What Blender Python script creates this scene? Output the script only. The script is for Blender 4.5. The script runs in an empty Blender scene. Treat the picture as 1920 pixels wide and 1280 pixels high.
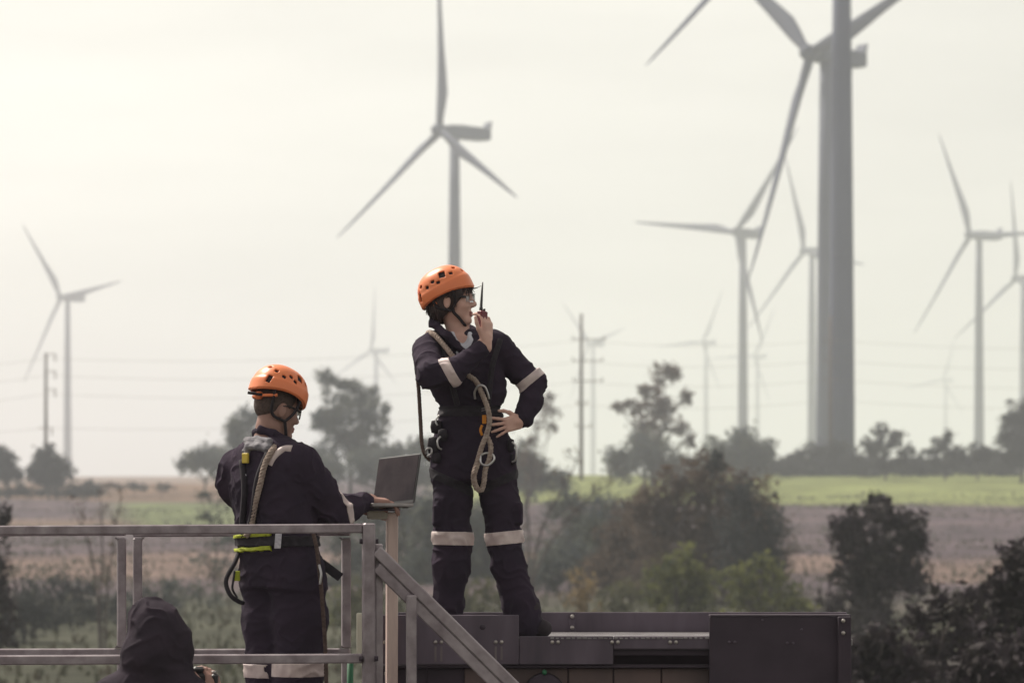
import bpy, bmesh, math, random
import numpy as np
from mathutils import Vector, Matrix, noise as mnoise

random.seed(7); rng = np.random.default_rng(7)
SC = bpy.context.scene; COL = SC.collection
# ------------------------------------------------------------------ camera
F = 5333.0; HZ = 1010.0; CX = 960.0; CZ = 4.0       # focal length in photo pixels, horizon row, centre column, eye height
cam = bpy.data.cameras.new('camera'); cam_ob = bpy.data.objects.new('camera', cam); COL.objects.link(cam_ob)
cam_ob.location = (0, 0, CZ); cam_ob.rotation_euler = (math.radians(90), 0, 0)
cam.sensor_width = 36.0; cam.lens = 36.0 * F / 1920.0; cam.shift_y = (HZ - 640.0) / 1920.0
cam.clip_start = 0.1; cam.clip_end = 20000
cam.dof.use_dof = True; cam.dof.focus_distance = 12.9; cam.dof.aperture_fstop = 3.6
SC.camera = cam_ob
# ------------------------------------------------------------------ sky, sun, exposure
SUN_AZ, SUN_EL = -48.0, 51.0                         # degrees: left of the view direction, above the horizon
w = bpy.data.worlds.new('World'); SC.world = w; w.use_nodes = True
nt = w.node_tree; bg = nt.nodes['Background']
sky = nt.nodes.new('ShaderNodeTexSky'); sky.sky_type = 'NISHITA'; sky.sun_disc = False
sky.sun_elevation = math.radians(SUN_EL); sky.sun_rotation = math.radians(SUN_AZ)
sky.altitude = 200; sky.air_density = 1.0; sky.dust_density = 2.5; sky.ozone_density = 1.0
hs = nt.nodes.new('ShaderNodeHueSaturation'); hs.inputs['Saturation'].default_value = 0.10
warm = nt.nodes.new('ShaderNodeMix'); warm.data_type = 'RGBA'; warm.blend_type = 'MULTIPLY'
warm.inputs[0].default_value = 1.0; warm.inputs[7].default_value = (1.045, 1.0, 0.88, 1)
nt.links.new(sky.outputs[0], hs.inputs['Color']); nt.links.new(hs.outputs[0], warm.inputs[6])
tcw = nt.nodes.new('ShaderNodeTexCoord'); mpw = nt.nodes.new('ShaderNodeMapping'); mpw.inputs['Scale'].default_value = (2.5, 2.5, 14.0)       # thin high cloud veil, alike all round
cl = nt.nodes.new('ShaderNodeTexNoise'); cl.inputs['Scale'].default_value = 1.4; cl.inputs['Detail'].default_value = 5
crm = nt.nodes.new('ShaderNodeMapRange'); crm.inputs[1].default_value = 0.3; crm.inputs[2].default_value = 0.7; crm.inputs[3].default_value = 0.86; crm.inputs[4].default_value = 1.08
veil = nt.nodes.new('ShaderNodeMix'); veil.data_type = 'RGBA'; veil.blend_type = 'MULTIPLY'; veil.inputs[0].default_value = 1.0
nt.links.new(tcw.outputs['Generated'], mpw.inputs[0]); nt.links.new(mpw.outputs[0], cl.inputs['Vector']); nt.links.new(cl.outputs[0], crm.inputs[0])
nt.links.new(warm.outputs[2], veil.inputs[6]); nt.links.new(crm.outputs[0], veil.inputs[7]); nt.links.new(veil.outputs[2], bg.inputs[0]); bg.inputs[1].default_value = 0.12
sun = bpy.data.lights.new('sun', 'SUN'); sun.energy = 3.5; sun.angle = math.radians(0.6); sun.color = (1.0, 0.93, 0.82)
sun_ob = bpy.data.objects.new('sun', sun); COL.objects.link(sun_ob)
sd = Vector((math.sin(math.radians(SUN_AZ)) * math.cos(math.radians(SUN_EL)),
             math.cos(math.radians(SUN_AZ)) * math.cos(math.radians(SUN_EL)), math.sin(math.radians(SUN_EL))))
sun_ob.rotation_euler = sd.to_track_quat('Z', 'Y').to_euler(); sun_ob.location = (-40, 20, 60)
vs = SC.view_settings; vs.view_transform = 'Standard'; vs.look = 'None'; vs.exposure = 0.46; vs.gamma = 1.0
SC.render.engine = 'CYCLES'; cy = SC.cycles
cy.use_denoising = True; cy.max_bounces = 6; cy.diffuse_bounces = 3; cy.transmission_bounces = 4
cy.volume_bounces = 2; cy.transparent_max_bounces = 8; cy.use_adaptive_sampling = False
cy.sample_clamp_indirect = 6.0
HAZE_DENSITY = 0.00048

# ------------------------------------------------------------------ helpers
def at(px, py, Y): return np.array([(px - CX) * Y / F, Y, CZ + (HZ - py) * Y / F])
ORG = {}
def tag(o, label=None, cat=None, group=None, kind=None):
    if label: o['label'] = label
    if cat: o['category'] = cat
    if group: o['group'] = group
    if kind: o['kind'] = kind
    return o
def thing(name, loc, label, cat, group=None, kind=None):
    o = bpy.data.objects.new(name, None); COL.objects.link(o); o.location = loc; o.empty_display_size = 0.2
    ORG[o.name] = np.array(loc, float)
    return tag(o, label, cat, group, kind)
def link_mesh(name, me, parent=None, loc=None):
    o = bpy.data.objects.new(name, me); COL.objects.link(o)
    if parent is not None: o.parent = parent
    if loc is not None: o.location = loc
    return o
def mesh(name, V, Fc, mat, smooth=False):
    me = bpy.data.meshes.new(name)
    V = np.asarray(V, np.float32)
    if isinstance(Fc, np.ndarray):
        n, k = Fc.shape
        me.vertices.add(len(V)); me.vertices.foreach_set('co', V.ravel())
        me.loops.add(n * k); me.loops.foreach_set('vertex_index', Fc.astype(np.int32).ravel())
        me.polygons.add(n); me.polygons.foreach_set('loop_start', np.arange(0, n * k, k, dtype=np.int32))
        me.update(calc_edges=True); me.validate()
    else:
        me.from_pydata([tuple(v) for v in V], [], [tuple(f) for f in Fc])
    me.polygons.foreach_set('use_smooth', [smooth] * len(me.polygons))
    me.materials.append(mat); me.update()
    return me
def mk(name, V, Fc, mat, parent=None, smooth=False, org=None):
    """vertices are in world coordinates; parts are stored relative to their thing's base"""
    V = np.asarray(V, float)
    base = ORG[parent.name] if parent is not None else (np.array(org, float) if org is not None else np.array([V[:, 0].mean(), V[:, 1].mean(), V[:, 2].min()]))
    o = link_mesh(name, mesh(name, V - base, Fc, mat, smooth), parent, None if parent is not None else base)
    ORG[o.name] = base
    return o
class MB:
    def __init__(s): s.v = []; s.f = []
    def add(s, V, Fc):
        n = len(s.v); s.v.extend([tuple(p) for p in V]); s.f.extend([tuple(i + n for i in f) for f in Fc]); return s
    def box(s, lo, hi, R=None, c=None, bevel=0.0):
        lo = np.array(lo, float); hi = np.array(hi, float)
        if bevel > 0:
            b = bevel; ring = []
            for z, ins in ((lo[2], b), (lo[2] + b, 0), (hi[2] - b, 0), (hi[2], b)):
                x0, x1, y0, y1 = lo[0] + ins, hi[0] - ins, lo[1] + ins, hi[1] - ins
                ring.append([(x0 + b, y0, z), (x1 - b, y0, z), (x1, y0 + b, z), (x1, y1 - b, z), (x1 - b, y1, z), (x0 + b, y1, z), (x0, y1 - b, z), (x0, y0 + b, z)])
            V = [p for r in ring for p in r]; Fc = [tuple(range(7, -1, -1)), tuple(range(24, 32))]
            for r in range(3):
                for i in range(8): Fc.append((r * 8 + i, r * 8 + (i + 1) % 8, r * 8 + 8 + (i + 1) % 8, r * 8 + 8 + i))
        else:
            V = [(x, y, z) for z in (lo[2], hi[2]) for y in (lo[1], hi[1]) for x in (lo[0], hi[0])]
            Fc = [(0, 2, 3, 1), (4, 5, 7, 6), (0, 1, 5, 4), (2, 6, 7, 3), (0, 4, 6, 2), (1, 3, 7, 5)]
        V = np.array(V)
        if R is not None: V = (V - np.array(c)) @ np.array(R).T + np.array(c)
        return s.add(V, Fc)
    def bar(s, a, b, wx, wy, up=(0, 0, 1), bevel=0.004):
        """rectangular tube from a to b"""
        a = np.array(a, float); b = np.array(b, float); d = b - a; L = np.linalg.norm(d); d /= L
        u = np.array(up, float); x = np.cross(u, d)
        if np.linalg.norm(x) < 1e-4: x = np.cross((0, 1, 0), d)
        x /= np.linalg.norm(x); y = np.cross(d, x)
        m = MB().box((-wx / 2, -wy / 2, 0), (wx / 2, wy / 2, L), bevel=bevel)
        R = np.stack([x, y, d], 1)
        return s.add(np.array(m.v) @ R.T + a, m.f)
    def tube(s, pts, r, n=8, cap=True):
        P = np.array(pts, float); m = len(P); r = np.broadcast_to(np.asarray(r, float), (m,))
        T = np.gradient(P, axis=0); T /= np.linalg.norm(T, axis=1)[:, None] + 1e-12
        ref = np.array((0, 0, 1.0)) if abs(T[0][2]) < 0.9 else np.array((0, 1.0, 0))
        V = []; x = np.cross(ref, T[0]); x /= np.linalg.norm(x)
        for i in range(m):
            x = x - T[i] * (x @ T[i]); x /= np.linalg.norm(x) + 1e-12; y = np.cross(T[i], x)
            for k in range(n):
                a = 2 * math.pi * k / n; V.append(P[i] + r[i] * (math.cos(a) * x + math.sin(a) * y))
        Fc = [(i * n + k, i * n + (k + 1) % n, (i + 1) * n + (k + 1) % n, (i + 1) * n + k) for i in range(m - 1) for k in range(n)]
        if cap: Fc += [tuple(range(n - 1, -1, -1)), tuple(range((m - 1) * n, m * n))]
        return s.add(V, Fc)
    def ball(s, c, r, n=8, sq=(1, 1, 1)):
        V = []; Fc = []; m = n // 2
        for i in range(m + 1):
            t = math.pi * i / m
            for k in range(n):
                a = 2 * math.pi * k / n; V.append((c[0] + r * sq[0] * math.sin(t) * math.cos(a), c[1] + r * sq[1] * math.sin(t) * math.sin(a), c[2] + r * sq[2] * math.cos(t)))
        for i in range(m):
            for k in range(n): Fc.append((i * n + k, (i + 1) * n + k, (i + 1) * n + (k + 1) % n, i * n + (k + 1) % n))
        return s.add(V, Fc)
    def build(s, name, mat, parent=None, smooth=False, org=None): return mk(name, s.v, s.f, mat, parent, smooth, org)

def smooth_path(pts, n=12):
    P = np.array(pts, float); Q = np.vstack([2 * P[0] - P[1], P, 2 * P[-1] - P[-2]]); out = []
    for i in range(1, len(Q) - 2):
        p0, p1, p2, p3 = Q[i - 1:i + 3]
        for t in np.linspace(0, 1, n, endpoint=False):
            out.append(0.5 * ((2 * p1) + (p2 - p0) * t + (2 * p0 - 5 * p1 + 4 * p2 - p3) * t * t + (3 * p1 - p0 - 3 * p2 + p3) * t ** 3))
    out.append(P[-1]); return np.array(out)
def resample(P, step):
    d = np.r_[0, np.cumsum(np.linalg.norm(np.diff(P, axis=0), axis=1))]; n = max(3, int(d[-1] / step)); t = np.linspace(0, d[-1], n)
    return np.stack([np.interp(t, d, P[:, i]) for i in range(3)], 1)
def rope_mb(pts, r, pitch=0.045, strands=3):
    P = resample(smooth_path(pts), 0.006); m = MB()
    T = np.gradient(P, axis=0); T /= np.linalg.norm(T, axis=1)[:, None]
    ref = np.array((0.0, 1.0, 0.0)); x = ref - T[0] * (ref @ T[0]); x /= np.linalg.norm(x); X = []
    for t in T:
        x = x - t * (x @ t); x /= np.linalg.norm(x); X.append(x.copy())
    X = np.array(X); Yv = np.cross(T, X); s = np.arange(len(P)) * 0.006
    for k in range(strands):
        a = 2 * math.pi * (s / pitch + k / strands)
        m.tube(P + 0.5 * r * (np.cos(a)[:, None] * X + np.sin(a)[:, None] * Yv), r * 0.58, 6)
    return m

# ------------------------------------------------------------------ materials
MATS = {}
def mat(name, c, rough=0.6, c2=None, scale=6.0, metal=0.0, bump=0.0, bscale=60.0, spec=0.4, stretch=(1, 1, 1), detail=5.0, contrast=(0.35, 0.65), transl=0.0, attr=None, sheen=0.0):
    m = bpy.data.materials.new(name); m.use_nodes = True; t = m.node_tree; b = t.nodes['Principled BSDF']
    b.inputs['Roughness'].default_value = rough; b.inputs['Metallic'].default_value = metal; b.inputs['Specular IOR Level'].default_value = spec
    if sheen: b.inputs['Sheen Weight'].default_value = sheen
    tc = t.nodes.new('ShaderNodeTexCoord'); mp = t.nodes.new('ShaderNodeMapping'); mp.inputs['Scale'].default_value = stretch
    t.links.new(tc.outputs['Object'], mp.inputs[0])
    if c2 is None: c2 = tuple(x * 0.82 for x in c)
    n = t.nodes.new('ShaderNodeTexNoise'); n.inputs['Scale'].default_value = scale; n.inputs['Detail'].default_value = detail
    t.links.new(mp.outputs[0], n.inputs['Vector'])
    r = t.nodes.new('ShaderNodeMapRange'); r.inputs[1].default_value, r.inputs[2].default_value = contrast
    if attr:
        a = t.nodes.new('ShaderNodeAttribute'); a.attribute_name = attr
        t.links.new(a.outputs['Fac'], r.inputs[0]); r.inputs[1].default_value = 0; r.inputs[2].default_value = 1
    else: t.links.new(n.outputs[0], r.inputs[0])
    mx = t.nodes.new('ShaderNodeMix'); mx.data_type = 'RGBA'; mx.inputs[6].default_value = (*c, 1); mx.inputs[7].default_value = (*c2, 1)
    t.links.new(r.outputs[0], mx.inputs[0]); t.links.new(mx.outputs[2], b.inputs['Base Color'])
    if bump:
        n2 = t.nodes.new('ShaderNodeTexNoise'); n2.inputs['Scale'].default_value = bscale; n2.inputs['Detail'].default_value = 4
        t.links.new(mp.outputs[0], n2.inputs['Vector'])
        bp = t.nodes.new('ShaderNodeBump'); bp.inputs['Strength'].default_value = bump; bp.inputs['Distance'].default_value = 0.01
        t.links.new(n2.outputs[0], bp.inputs['Height']); t.links.new(bp.outputs[0], b.inputs['Normal'])
    if transl:
        tr = t.nodes.new('ShaderNodeBsdfTranslucent'); ms = t.nodes.new('ShaderNodeMixShader'); ms.inputs[0].default_value = transl
        t.links.new(mx.outputs[2], tr.inputs[0]); t.links.new(b.outputs[0], ms.inputs[1]); t.links.new(tr.outputs[0], ms.inputs[2])
        t.links.new(ms.outputs[0], t.nodes['Material Output'].inputs[0])
    MATS[name] = m; return m
M = dict(
    coverall=mat('navy_coverall_cloth', (0.046, 0.032, 0.051), 0.9, (0.035, 0.026, 0.041), 6, bump=0.45, bscale=34, spec=0.08, sheen=0.02),
    harness=mat('black_webbing', (0.040, 0.033, 0.042), 0.75, (0.03, 0.026, 0.033), 40, bump=0.3, bscale=300, spec=0.2),
    boot=mat('black_boot_leather', (0.036, 0.027, 0.034), 0.85, (0.045, 0.036, 0.042), 14, bump=0.2, bscale=80, spec=0.3),
    hood=mat('black_jacket_cloth', (0.044, 0.032, 0.045), 0.9, (0.034, 0.026, 0.036), 9, bump=0.3, bscale=30, spec=0.12),
    band=mat('silver_reflective_tape', (0.72, 0.60, 0.58), 0.5, (0.55, 0.44, 0.44), 16, bump=0.15, bscale=40),
    tee=mat('white_cotton', (0.72, 0.72, 0.80), 0.9, (0.6, 0.6, 0.68), 12, bump=0.3, bscale=30),
    skin_w=mat('light_skin', (0.72, 0.455, 0.385), 0.5, (0.64, 0.38, 0.32), 18, spec=0.3),
    skin_m=mat('tan_skin', (0.37, 0.215, 0.18), 0.5, (0.31, 0.175, 0.145), 18, spec=0.3),
    hair=mat('dark_brown_hair', (0.035, 0.022, 0.024), 0.55, (0.06, 0.036, 0.034), 60, stretch=(1, 1, 0.15), bump=0.5, bscale=160),
    crop_hair=mat('cropped_black_hair', (0.075, 0.050, 0.046), 0.8, (0.12, 0.08, 0.07), 90, bump=0.6, bscale=260),
    orange=mat('orange_helmet_shell', (0.93, 0.265, 0.105), 0.38, (0.88, 0.235, 0.09), 5, spec=0.5),
    liner=mat('dark_foam_liner', (0.035, 0.03, 0.035), 0.9),
    strap=mat('black_strap', (0.035, 0.028, 0.034), 0.7, spec=0.2),
    rope=mat('beige_rope_fibre', (0.50, 0.40, 0.345), 0.9, (0.30, 0.23, 0.20), 60, bump=0.5, bscale=300, spec=0.1),
    rope_dark=mat('brown_rope_fibre', (0.15, 0.105, 0.095), 0.9, (0.10, 0.07, 0.065), 60, bump=0.5, bscale=300, spec=0.1),
    steel=mat('bright_steel_hook', (0.6, 0.58, 0.58), 0.3, (0.45, 0.43, 0.44), 30, metal=1.0),
    alu=mat('weathered_aluminium_tube', (0.40, 0.345, 0.375), 0.45, (0.21, 0.17, 0.19), 14, metal=0.25, bump=0.12, bscale=50, stretch=(1, 1, 1), contrast=(0.3, 0.7)),
    alu_tan=mat('pinkish_raw_tube', (0.70, 0.535, 0.49), 0.55, (0.56, 0.42, 0.39), 9, metal=0.1, bump=0.1, bscale=60, stretch=(3, 3, 0.4)),
    white=mat('white_painted_plastic', (0.85, 0.82, 0.74), 0.45, (0.78, 0.75, 0.67), 8, transl=0.6),
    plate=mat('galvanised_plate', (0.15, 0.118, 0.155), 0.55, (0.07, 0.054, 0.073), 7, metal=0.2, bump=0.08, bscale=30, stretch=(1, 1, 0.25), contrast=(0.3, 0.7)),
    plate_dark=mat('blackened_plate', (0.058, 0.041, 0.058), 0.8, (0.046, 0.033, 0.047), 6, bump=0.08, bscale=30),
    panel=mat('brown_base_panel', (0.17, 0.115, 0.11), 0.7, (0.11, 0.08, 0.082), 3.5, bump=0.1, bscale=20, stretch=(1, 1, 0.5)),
    bolt=mat('zinc_bolt', (0.55, 0.5, 0.48), 0.35, (0.4, 0.36, 0.35), 40, metal=0.6),
    stain=mat('pale_rust_run', (0.21, 0.17, 0.18), 0.7, (0.14, 0.11, 0.125), 20, stretch=(4, 4, 0.5)),
    grating=mat('deck_grating', (0.3, 0.28, 0.29), 0.4, (0.2, 0.18, 0.19), 8, metal=0.6),
    green=mat('green_pipe_paint', (0.03, 0.16, 0.075), 0.5),
    lap=mat('dark_laptop_shell', (0.05, 0.045, 0.05), 0.35, (0.04, 0.036, 0.04), 8, spec=0.5),
    lap_base=mat('silver_laptop_base', (0.22, 0.20, 0.20), 0.35, (0.36, 0.33, 0.33), 8, metal=0.5),
    screen=mat('glossy_dark_screen', (0.060, 0.046, 0.052), 0.25, (0.026, 0.020, 0.026), 6, spec=0.06),
    red_mark=mat('red_print', (0.55, 0.04, 0.03), 0.5), red=mat('dark_red_plastic', (0.19, 0.03, 0.045), 0.45, spec=0.4),
    blackp=mat('black_plastic', (0.03, 0.026, 0.03), 0.4, spec=0.4),
    yellow=mat('yellow_tag', (0.62, 0.45, 0.05), 0.6), lime=mat('lime_webbing', (0.50, 0.55, 0.05), 0.7, (0.4, 0.45, 0.04), 60, bump=0.3, bscale=300),
    grey=mat('grey_quilted_pad', (0.27, 0.255, 0.28), 0.8, (0.13, 0.12, 0.14), 25, stretch=(1, 1, 3), bump=0.4, bscale=60),
    orange_web=mat('orange_webbing', (0.75, 0.28, 0.03), 0.7), label=mat('white_print_tag', (0.62, 0.60, 0.66), 0.6, (0.45, 0.43, 0.5), 90),
    lens=None, tower=mat('turbine_backlit_tone', (0.075, 0.085, 0.14), 0.7, (0.062, 0.072, 0.12), 0.05, spec=0.3),  # tower: backlit silhouette shade put into the colour, white paint made dark blue
    pole=mat('weathered_pole', (0.11, 0.085, 0.085), 0.8, (0.08, 0.06, 0.06), 2), wire=mat('wire_metal', (0.16, 0.15, 0.15), 0.6),
    bark=mat('grey_brown_bark', (0.085, 0.068, 0.066), 0.9, (0.055, 0.045, 0.045), 3, bump=0.5, bscale=8),
    eye=mat('eye_white', (0.7, 0.66, 0.64), 0.3), iris=mat('dark_iris', (0.03, 0.02, 0.018), 0.2), lip=mat('lip_skin', (0.36, 0.13, 0.12), 0.45),
)
g = bpy.data.materials.new('clear_spectacle_lens'); g.use_nodes = True; gb = g.node_tree.nodes['Principled BSDF']
gb.inputs['Base Color'].default_value = (0.93, 0.94, 0.97, 1); gb.inputs['Roughness'].default_value = 0.05; gb.inputs['Transmission Weight'].default_value = 1.0; gb.inputs['IOR'].default_value = 1.12
M['lens'] = g
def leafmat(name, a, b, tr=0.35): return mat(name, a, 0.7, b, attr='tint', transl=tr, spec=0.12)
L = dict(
    blue=leafmat('leaf_haze_blue', (0.055, 0.068, 0.085), (0.135, 0.145, 0.105), 0.42),  # bluish distance haze mixed into the leaf colour itself
    dark=leafmat('leaf_dark_green', (0.036, 0.039, 0.046), (0.055, 0.058, 0.052)),
    brown=leafmat('leaf_brown_green', (0.066, 0.055, 0.054), (0.150, 0.108, 0.076), 0.4),
    green=leafmat('leaf_mid_green', (0.040, 0.050, 0.040), (0.190, 0.195, 0.065), 0.45),
    black=leafmat('leaf_near_dark', (0.046, 0.034, 0.047), (0.056, 0.050, 0.045), 0.10),
    olive=leafmat('leaf_olive', (0.085, 0.090, 0.060), (0.14, 0.135, 0.075)),
    tan=leafmat('leaf_tan', (0.20, 0.15, 0.085), (0.26, 0.19, 0.10)),
)

# ------------------------------------------------------------------ ground
ZP = np.array([(-400, 2.1), (16, 2.1), (24, 1.7), (40, 0.3), (70, -0.6), (110, -0.4), (150, 0.0), (220, 2.0), (300, 5.2), (400, 10.0), (480, 14.3),
               (520, 15.9), (560, 16.6), (640, 17.2), (1000, 25.5), (1676, 40.5), (2500, 59), (3500, 80), (4200, 92), (5600, 96)])
def gz(x, y):
    x = np.asarray(x, float); y = np.asarray(y, float)
    z = np.interp(y, ZP[:, 0], ZP[:, 1])
    t = np.clip((y - 180) / 300, 0, 1); s = np.clip((-x / np.maximum(y, 1) + 0.02) / 0.10, 0, 1)
    z = z - 2.2 * t * t * (3 - 2 * t) * s * np.clip((1400 - y) / 700, 0, 1)
    return z + np.clip((y - 60) / 200, 0, 1) * 0.35 * np.sin(x * 0.043 + y * 0.021) * np.sin(y * 0.037 + 1.3)
ys = np.concatenate([np.linspace(-250, 0, 8), np.linspace(6, 60, 28), np.linspace(64, 620, 190), np.geomspace(640, 5500, 40)])
us = np.linspace(-1, 1, 241); us = np.sign(us) * (0.35 * np.abs(us) + 0.65 * np.abs(us) ** 3)
V = []; colv = []
for y in ys:
    half = 120 + max(y, 0) * 0.85
    V.append(np.stack([us * half, np.full_like(us, y), gz(us * half, np.full_like(us, y))], 1))
V = np.concatenate(V); nx = len(us); ny = len(ys)
ii, jj = np.meshgrid(np.arange(nx - 1), np.arange(ny - 1)); q = (jj * nx + ii).ravel()
gq = np.stack([q, q + 1, q + 1 + nx, q + nx], 1)
gm = bpy.data.materials.new('field_ground'); gm.use_nodes = True
ground = mk('ground', V, gq, gm, None, True, (0, 0, 0)); tag(ground, 'gently rising ground with green and ploughed brown fields', None, None, 'structure')
# field colours: per-vertex patches of crop, stubble and soil
def sstep(a, b, x): t = np.clip((x - a) / (b - a), 0, 1); return t * t * (3 - 2 * t)
X_, Y_ = V[:, 0], V[:, 1]; rel = X_ / np.maximum(Y_, 1.0)
wob = np.array([mnoise.noise((x * 0.02, y * 0.02, 0.3)) for x, y in zip(X_, Y_)]); wob = wob + 0.6 * np.array([mnoise.noise((x * 0.09, y * 0.07, 7.3)) for x, y in zip(X_, Y_)]); wob2 = np.array([mnoise.noise((x * 0.05, y * 0.11, 4.3)) for x, y in zip(X_, Y_)])
C = np.tile(np.array((0.082, 0.062, 0.072)), (len(V), 1))                                   # ploughed soil
def lay(c, m): 
    global C
    C = C * (1 - m[:, None]) + np.array(c) * m[:, None]
lay((0.11, 0.08, 0.085), np.clip(wob2 * 1.6 + 0.2, 0, 1))
lay((0.17, 0.118, 0.10), sstep(190, 200, Y_ + wob * 22) * sstep(244, 225, Y_ + wob * 26) * 0.9)   # stubble strip
lay((0.175, 0.195, 0.075), sstep(372, 384, Y_ + wob * 26) * sstep(-0.035, -0.015, rel + wob * 0.01))  # green crop on the slope
lay((0.13, 0.150, 0.07), sstep(330, 345, Y_ + wob * 10) * sstep(440, 425, Y_ + wob * 10) * sstep(-0.147, -0.13, rel) * sstep(-0.05, -0.09, rel))
lay((0.17, 0.112, 0.082), sstep(430, 445, Y_ + wob * 12) * sstep(-0.09, -0.10, rel))            # dry grass on the left ridge
lay((0.16, 0.11, 0.085), sstep(318, 326, Y_ + wob * 10) * sstep(372, 350, Y_ + wob * 8) * sstep(-0.125, -0.14, rel))
lay((0.062, 0.062, 0.045), sstep(185, 150, Y_ + wob * 20))                                     # rough grass in the hollow
lay((0.06, 0.058, 0.045), sstep(60, 30, Y_))
ca = ground.data.color_attributes.new('field', 'FLOAT_COLOR', 'POINT')
ca.data.foreach_set('color', np.concatenate([C, np.ones((len(C), 1))], 1).astype(np.float32).ravel())
t = gm.node_tree; b = t.nodes['Principled BSDF']; b.inputs['Roughness'].default_value = 0.95; b.inputs['Specular IOR Level'].default_value = 0.05
a = t.nodes.new('ShaderNodeAttribute'); a.attribute_name = 'field'; tc = t.nodes.new('ShaderNodeTexCoord')
mp = t.nodes.new('ShaderNodeMapping'); mp.inputs['Scale'].default_value = (0.5, 1.0, 1.0); t.links.new(tc.outputs['Object'], mp.inputs[0])
prev = a.outputs['Color']
for sc_, amt in ((0.12, 0.35), (0.9, 0.45), (5.0, 0.35)):
    n = t.nodes.new('ShaderNodeTexNoise'); n.inputs['Scale'].default_value = sc_; n.inputs['Detail'].default_value = 6; t.links.new(mp.outputs[0], n.inputs['Vector'])
    r = t.nodes.new('ShaderNodeMapRange'); r.inputs[1].default_value = 0.3; r.inputs[2].default_value = 0.7; r.inputs[3].default_value = 1 - amt; r.inputs[4].default_value = 1 + amt
    t.links.new(n.outputs[0], r.inputs[0]); mx = t.nodes.new('ShaderNodeMix'); mx.data_type = 'RGBA'; mx.blend_type = 'MULTIPLY'; mx.inputs[0].default_value = 1
    t.links.new(prev, mx.inputs[6]); t.links.new(r.outputs[0], mx.inputs[7]); prev = mx.outputs[2]
t.links.new(prev, b.inputs['Base Color'])
bp = t.nodes.new('ShaderNodeBump'); bp.inputs['Strength'].default_value = 0.6; bp.inputs['Distance'].default_value = 0.3; t.links.new(n.outputs[0], bp.inputs['Height']); t.links.new(bp.outputs[0], b.inputs['Normal'])

# ------------------------------------------------------------------ haze: one closed box of even, thin air
hm = bpy.data.materials.new('haze_air'); hm.use_nodes = True; hm.node_tree.nodes.clear()
ho = hm.node_tree.nodes.new('ShaderNodeOutputMaterial'); hv = hm.node_tree.nodes.new('ShaderNodeVolumePrincipled')
hv.inputs['Color'].default_value = (0.90, 0.935, 1.0, 1); hv.inputs['Density'].default_value = HAZE_DENSITY; hv.inputs['Anisotropy'].default_value = 0.1
hm.node_tree.links.new(hv.outputs[0], ho.inputs['Volume'])
hz = MB().box((-5200, -300, -2.2), (5200, 5700, 215)).build('haze', hm, None, False, (0, 0, -2.2)); tag(hz, 'pale even haze filling the air over the fields', None, None, 'stuff')

# ------------------------------------------------------------------ wind turbines
RB = 55.0
def ring_loft(secs, n):
    """secs: list of n-point rings"""
    V = np.concatenate(secs); m = len(secs)
    Fc = [(i * n + k, i * n + (k + 1) % n, (i + 1) * n + (k + 1) % n, (i + 1) * n + k) for i in range(m - 1) for k in range(n)]
    Fc += [tuple(range(n - 1, -1, -1)), tuple(range((m - 1) * n, m * n))]
    return V, Fc
def circ(r, z, n): a = np.linspace(0, 2 * math.pi, n, endpoint=False); return np.stack([r * np.cos(a), r * np.sin(a), np.full(n, z)], 1)
secs = []
for zz, rr in ((-128, 2.45), (-96, 2.35), (-70, 2.15), (-36, 1.85), (-1.6, 1.45)): secs.append(circ(rr, zz, 28))
tb = MB(); tb.add(*ring_loft(secs, 28))
for zz, rr in ((-96, 2.35), (-70, 2.15), (-36, 1.85)): tb.add(*ring_loft([circ(rr - .2, zz - .25, 28), circ(rr + .07, zz - .22, 28), circ(rr + .07, zz + .22, 28), circ(rr - .2, zz + .25, 28)], 28))
tower_me = mesh('tower', tb.v, tb.f, M['tower'], True)
nb = MB(); P8 = lambda y, w_, z0, z1, c: np.array([(-w_ + c, y, z0), (w_ - c, y, z0), (w_, y, z0 + c), (w_, y, z1 - c), (w_ - c, y, z1), (-w_ + c, y, z1), (-w_, y, z1 - c), (-w_, y, z0 + c)])
nb.add(*ring_loft([P8(-3.4, 1.4, -1.2, 1.5, .5), P8(-2.2, 1.9, -1.7, 1.9, .5), P8(2, 2.0, -1.9, 2.1, .4), P8(9.5, 2.0, -1.9, 1.9, .35), P8(12.2, 1.8, -1.6, 1.8, .35)][::-1], 8))
nac_me = mesh('nacelle', nb.v, nb.f, M['tower'], False)
fb = MB(); fb.add([(-1.7, 11.0, 1.7), (1.7, 11.0, 1.7), (1.7, 12.2, 1.7), (-1.7, 12.2, 1.7), (-1.6, 12.4, 4.0), (1.6, 12.4, 4.0), (1.6, 12.8, 4.0), (-1.6, 12.8, 4.0)],
           [(3, 2, 1, 0), (4, 5, 6, 7), (0, 1, 5, 4), (1, 2, 6, 5), (2, 3, 7, 6), (3, 0, 4, 7)])
fin_me = mesh('cooler_fin', fb.v, fb.f, M['tower'])
secs = [np.stack([c[:, 0], c[:, 2] * 0 + yy, c[:, 1]], 1) for yy, c in ((y_, circ(r_, 0, 20)) for y_, r_ in ((1.9, 1.5), (1.4, 1.9), (-1.0, 1.95), (-2.0, 1.6), (-2.7, 0.95), (-3.0, 0.15)))]
hub_me = mesh('hub', *ring_loft(secs, 20), M['tower'], True)
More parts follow.
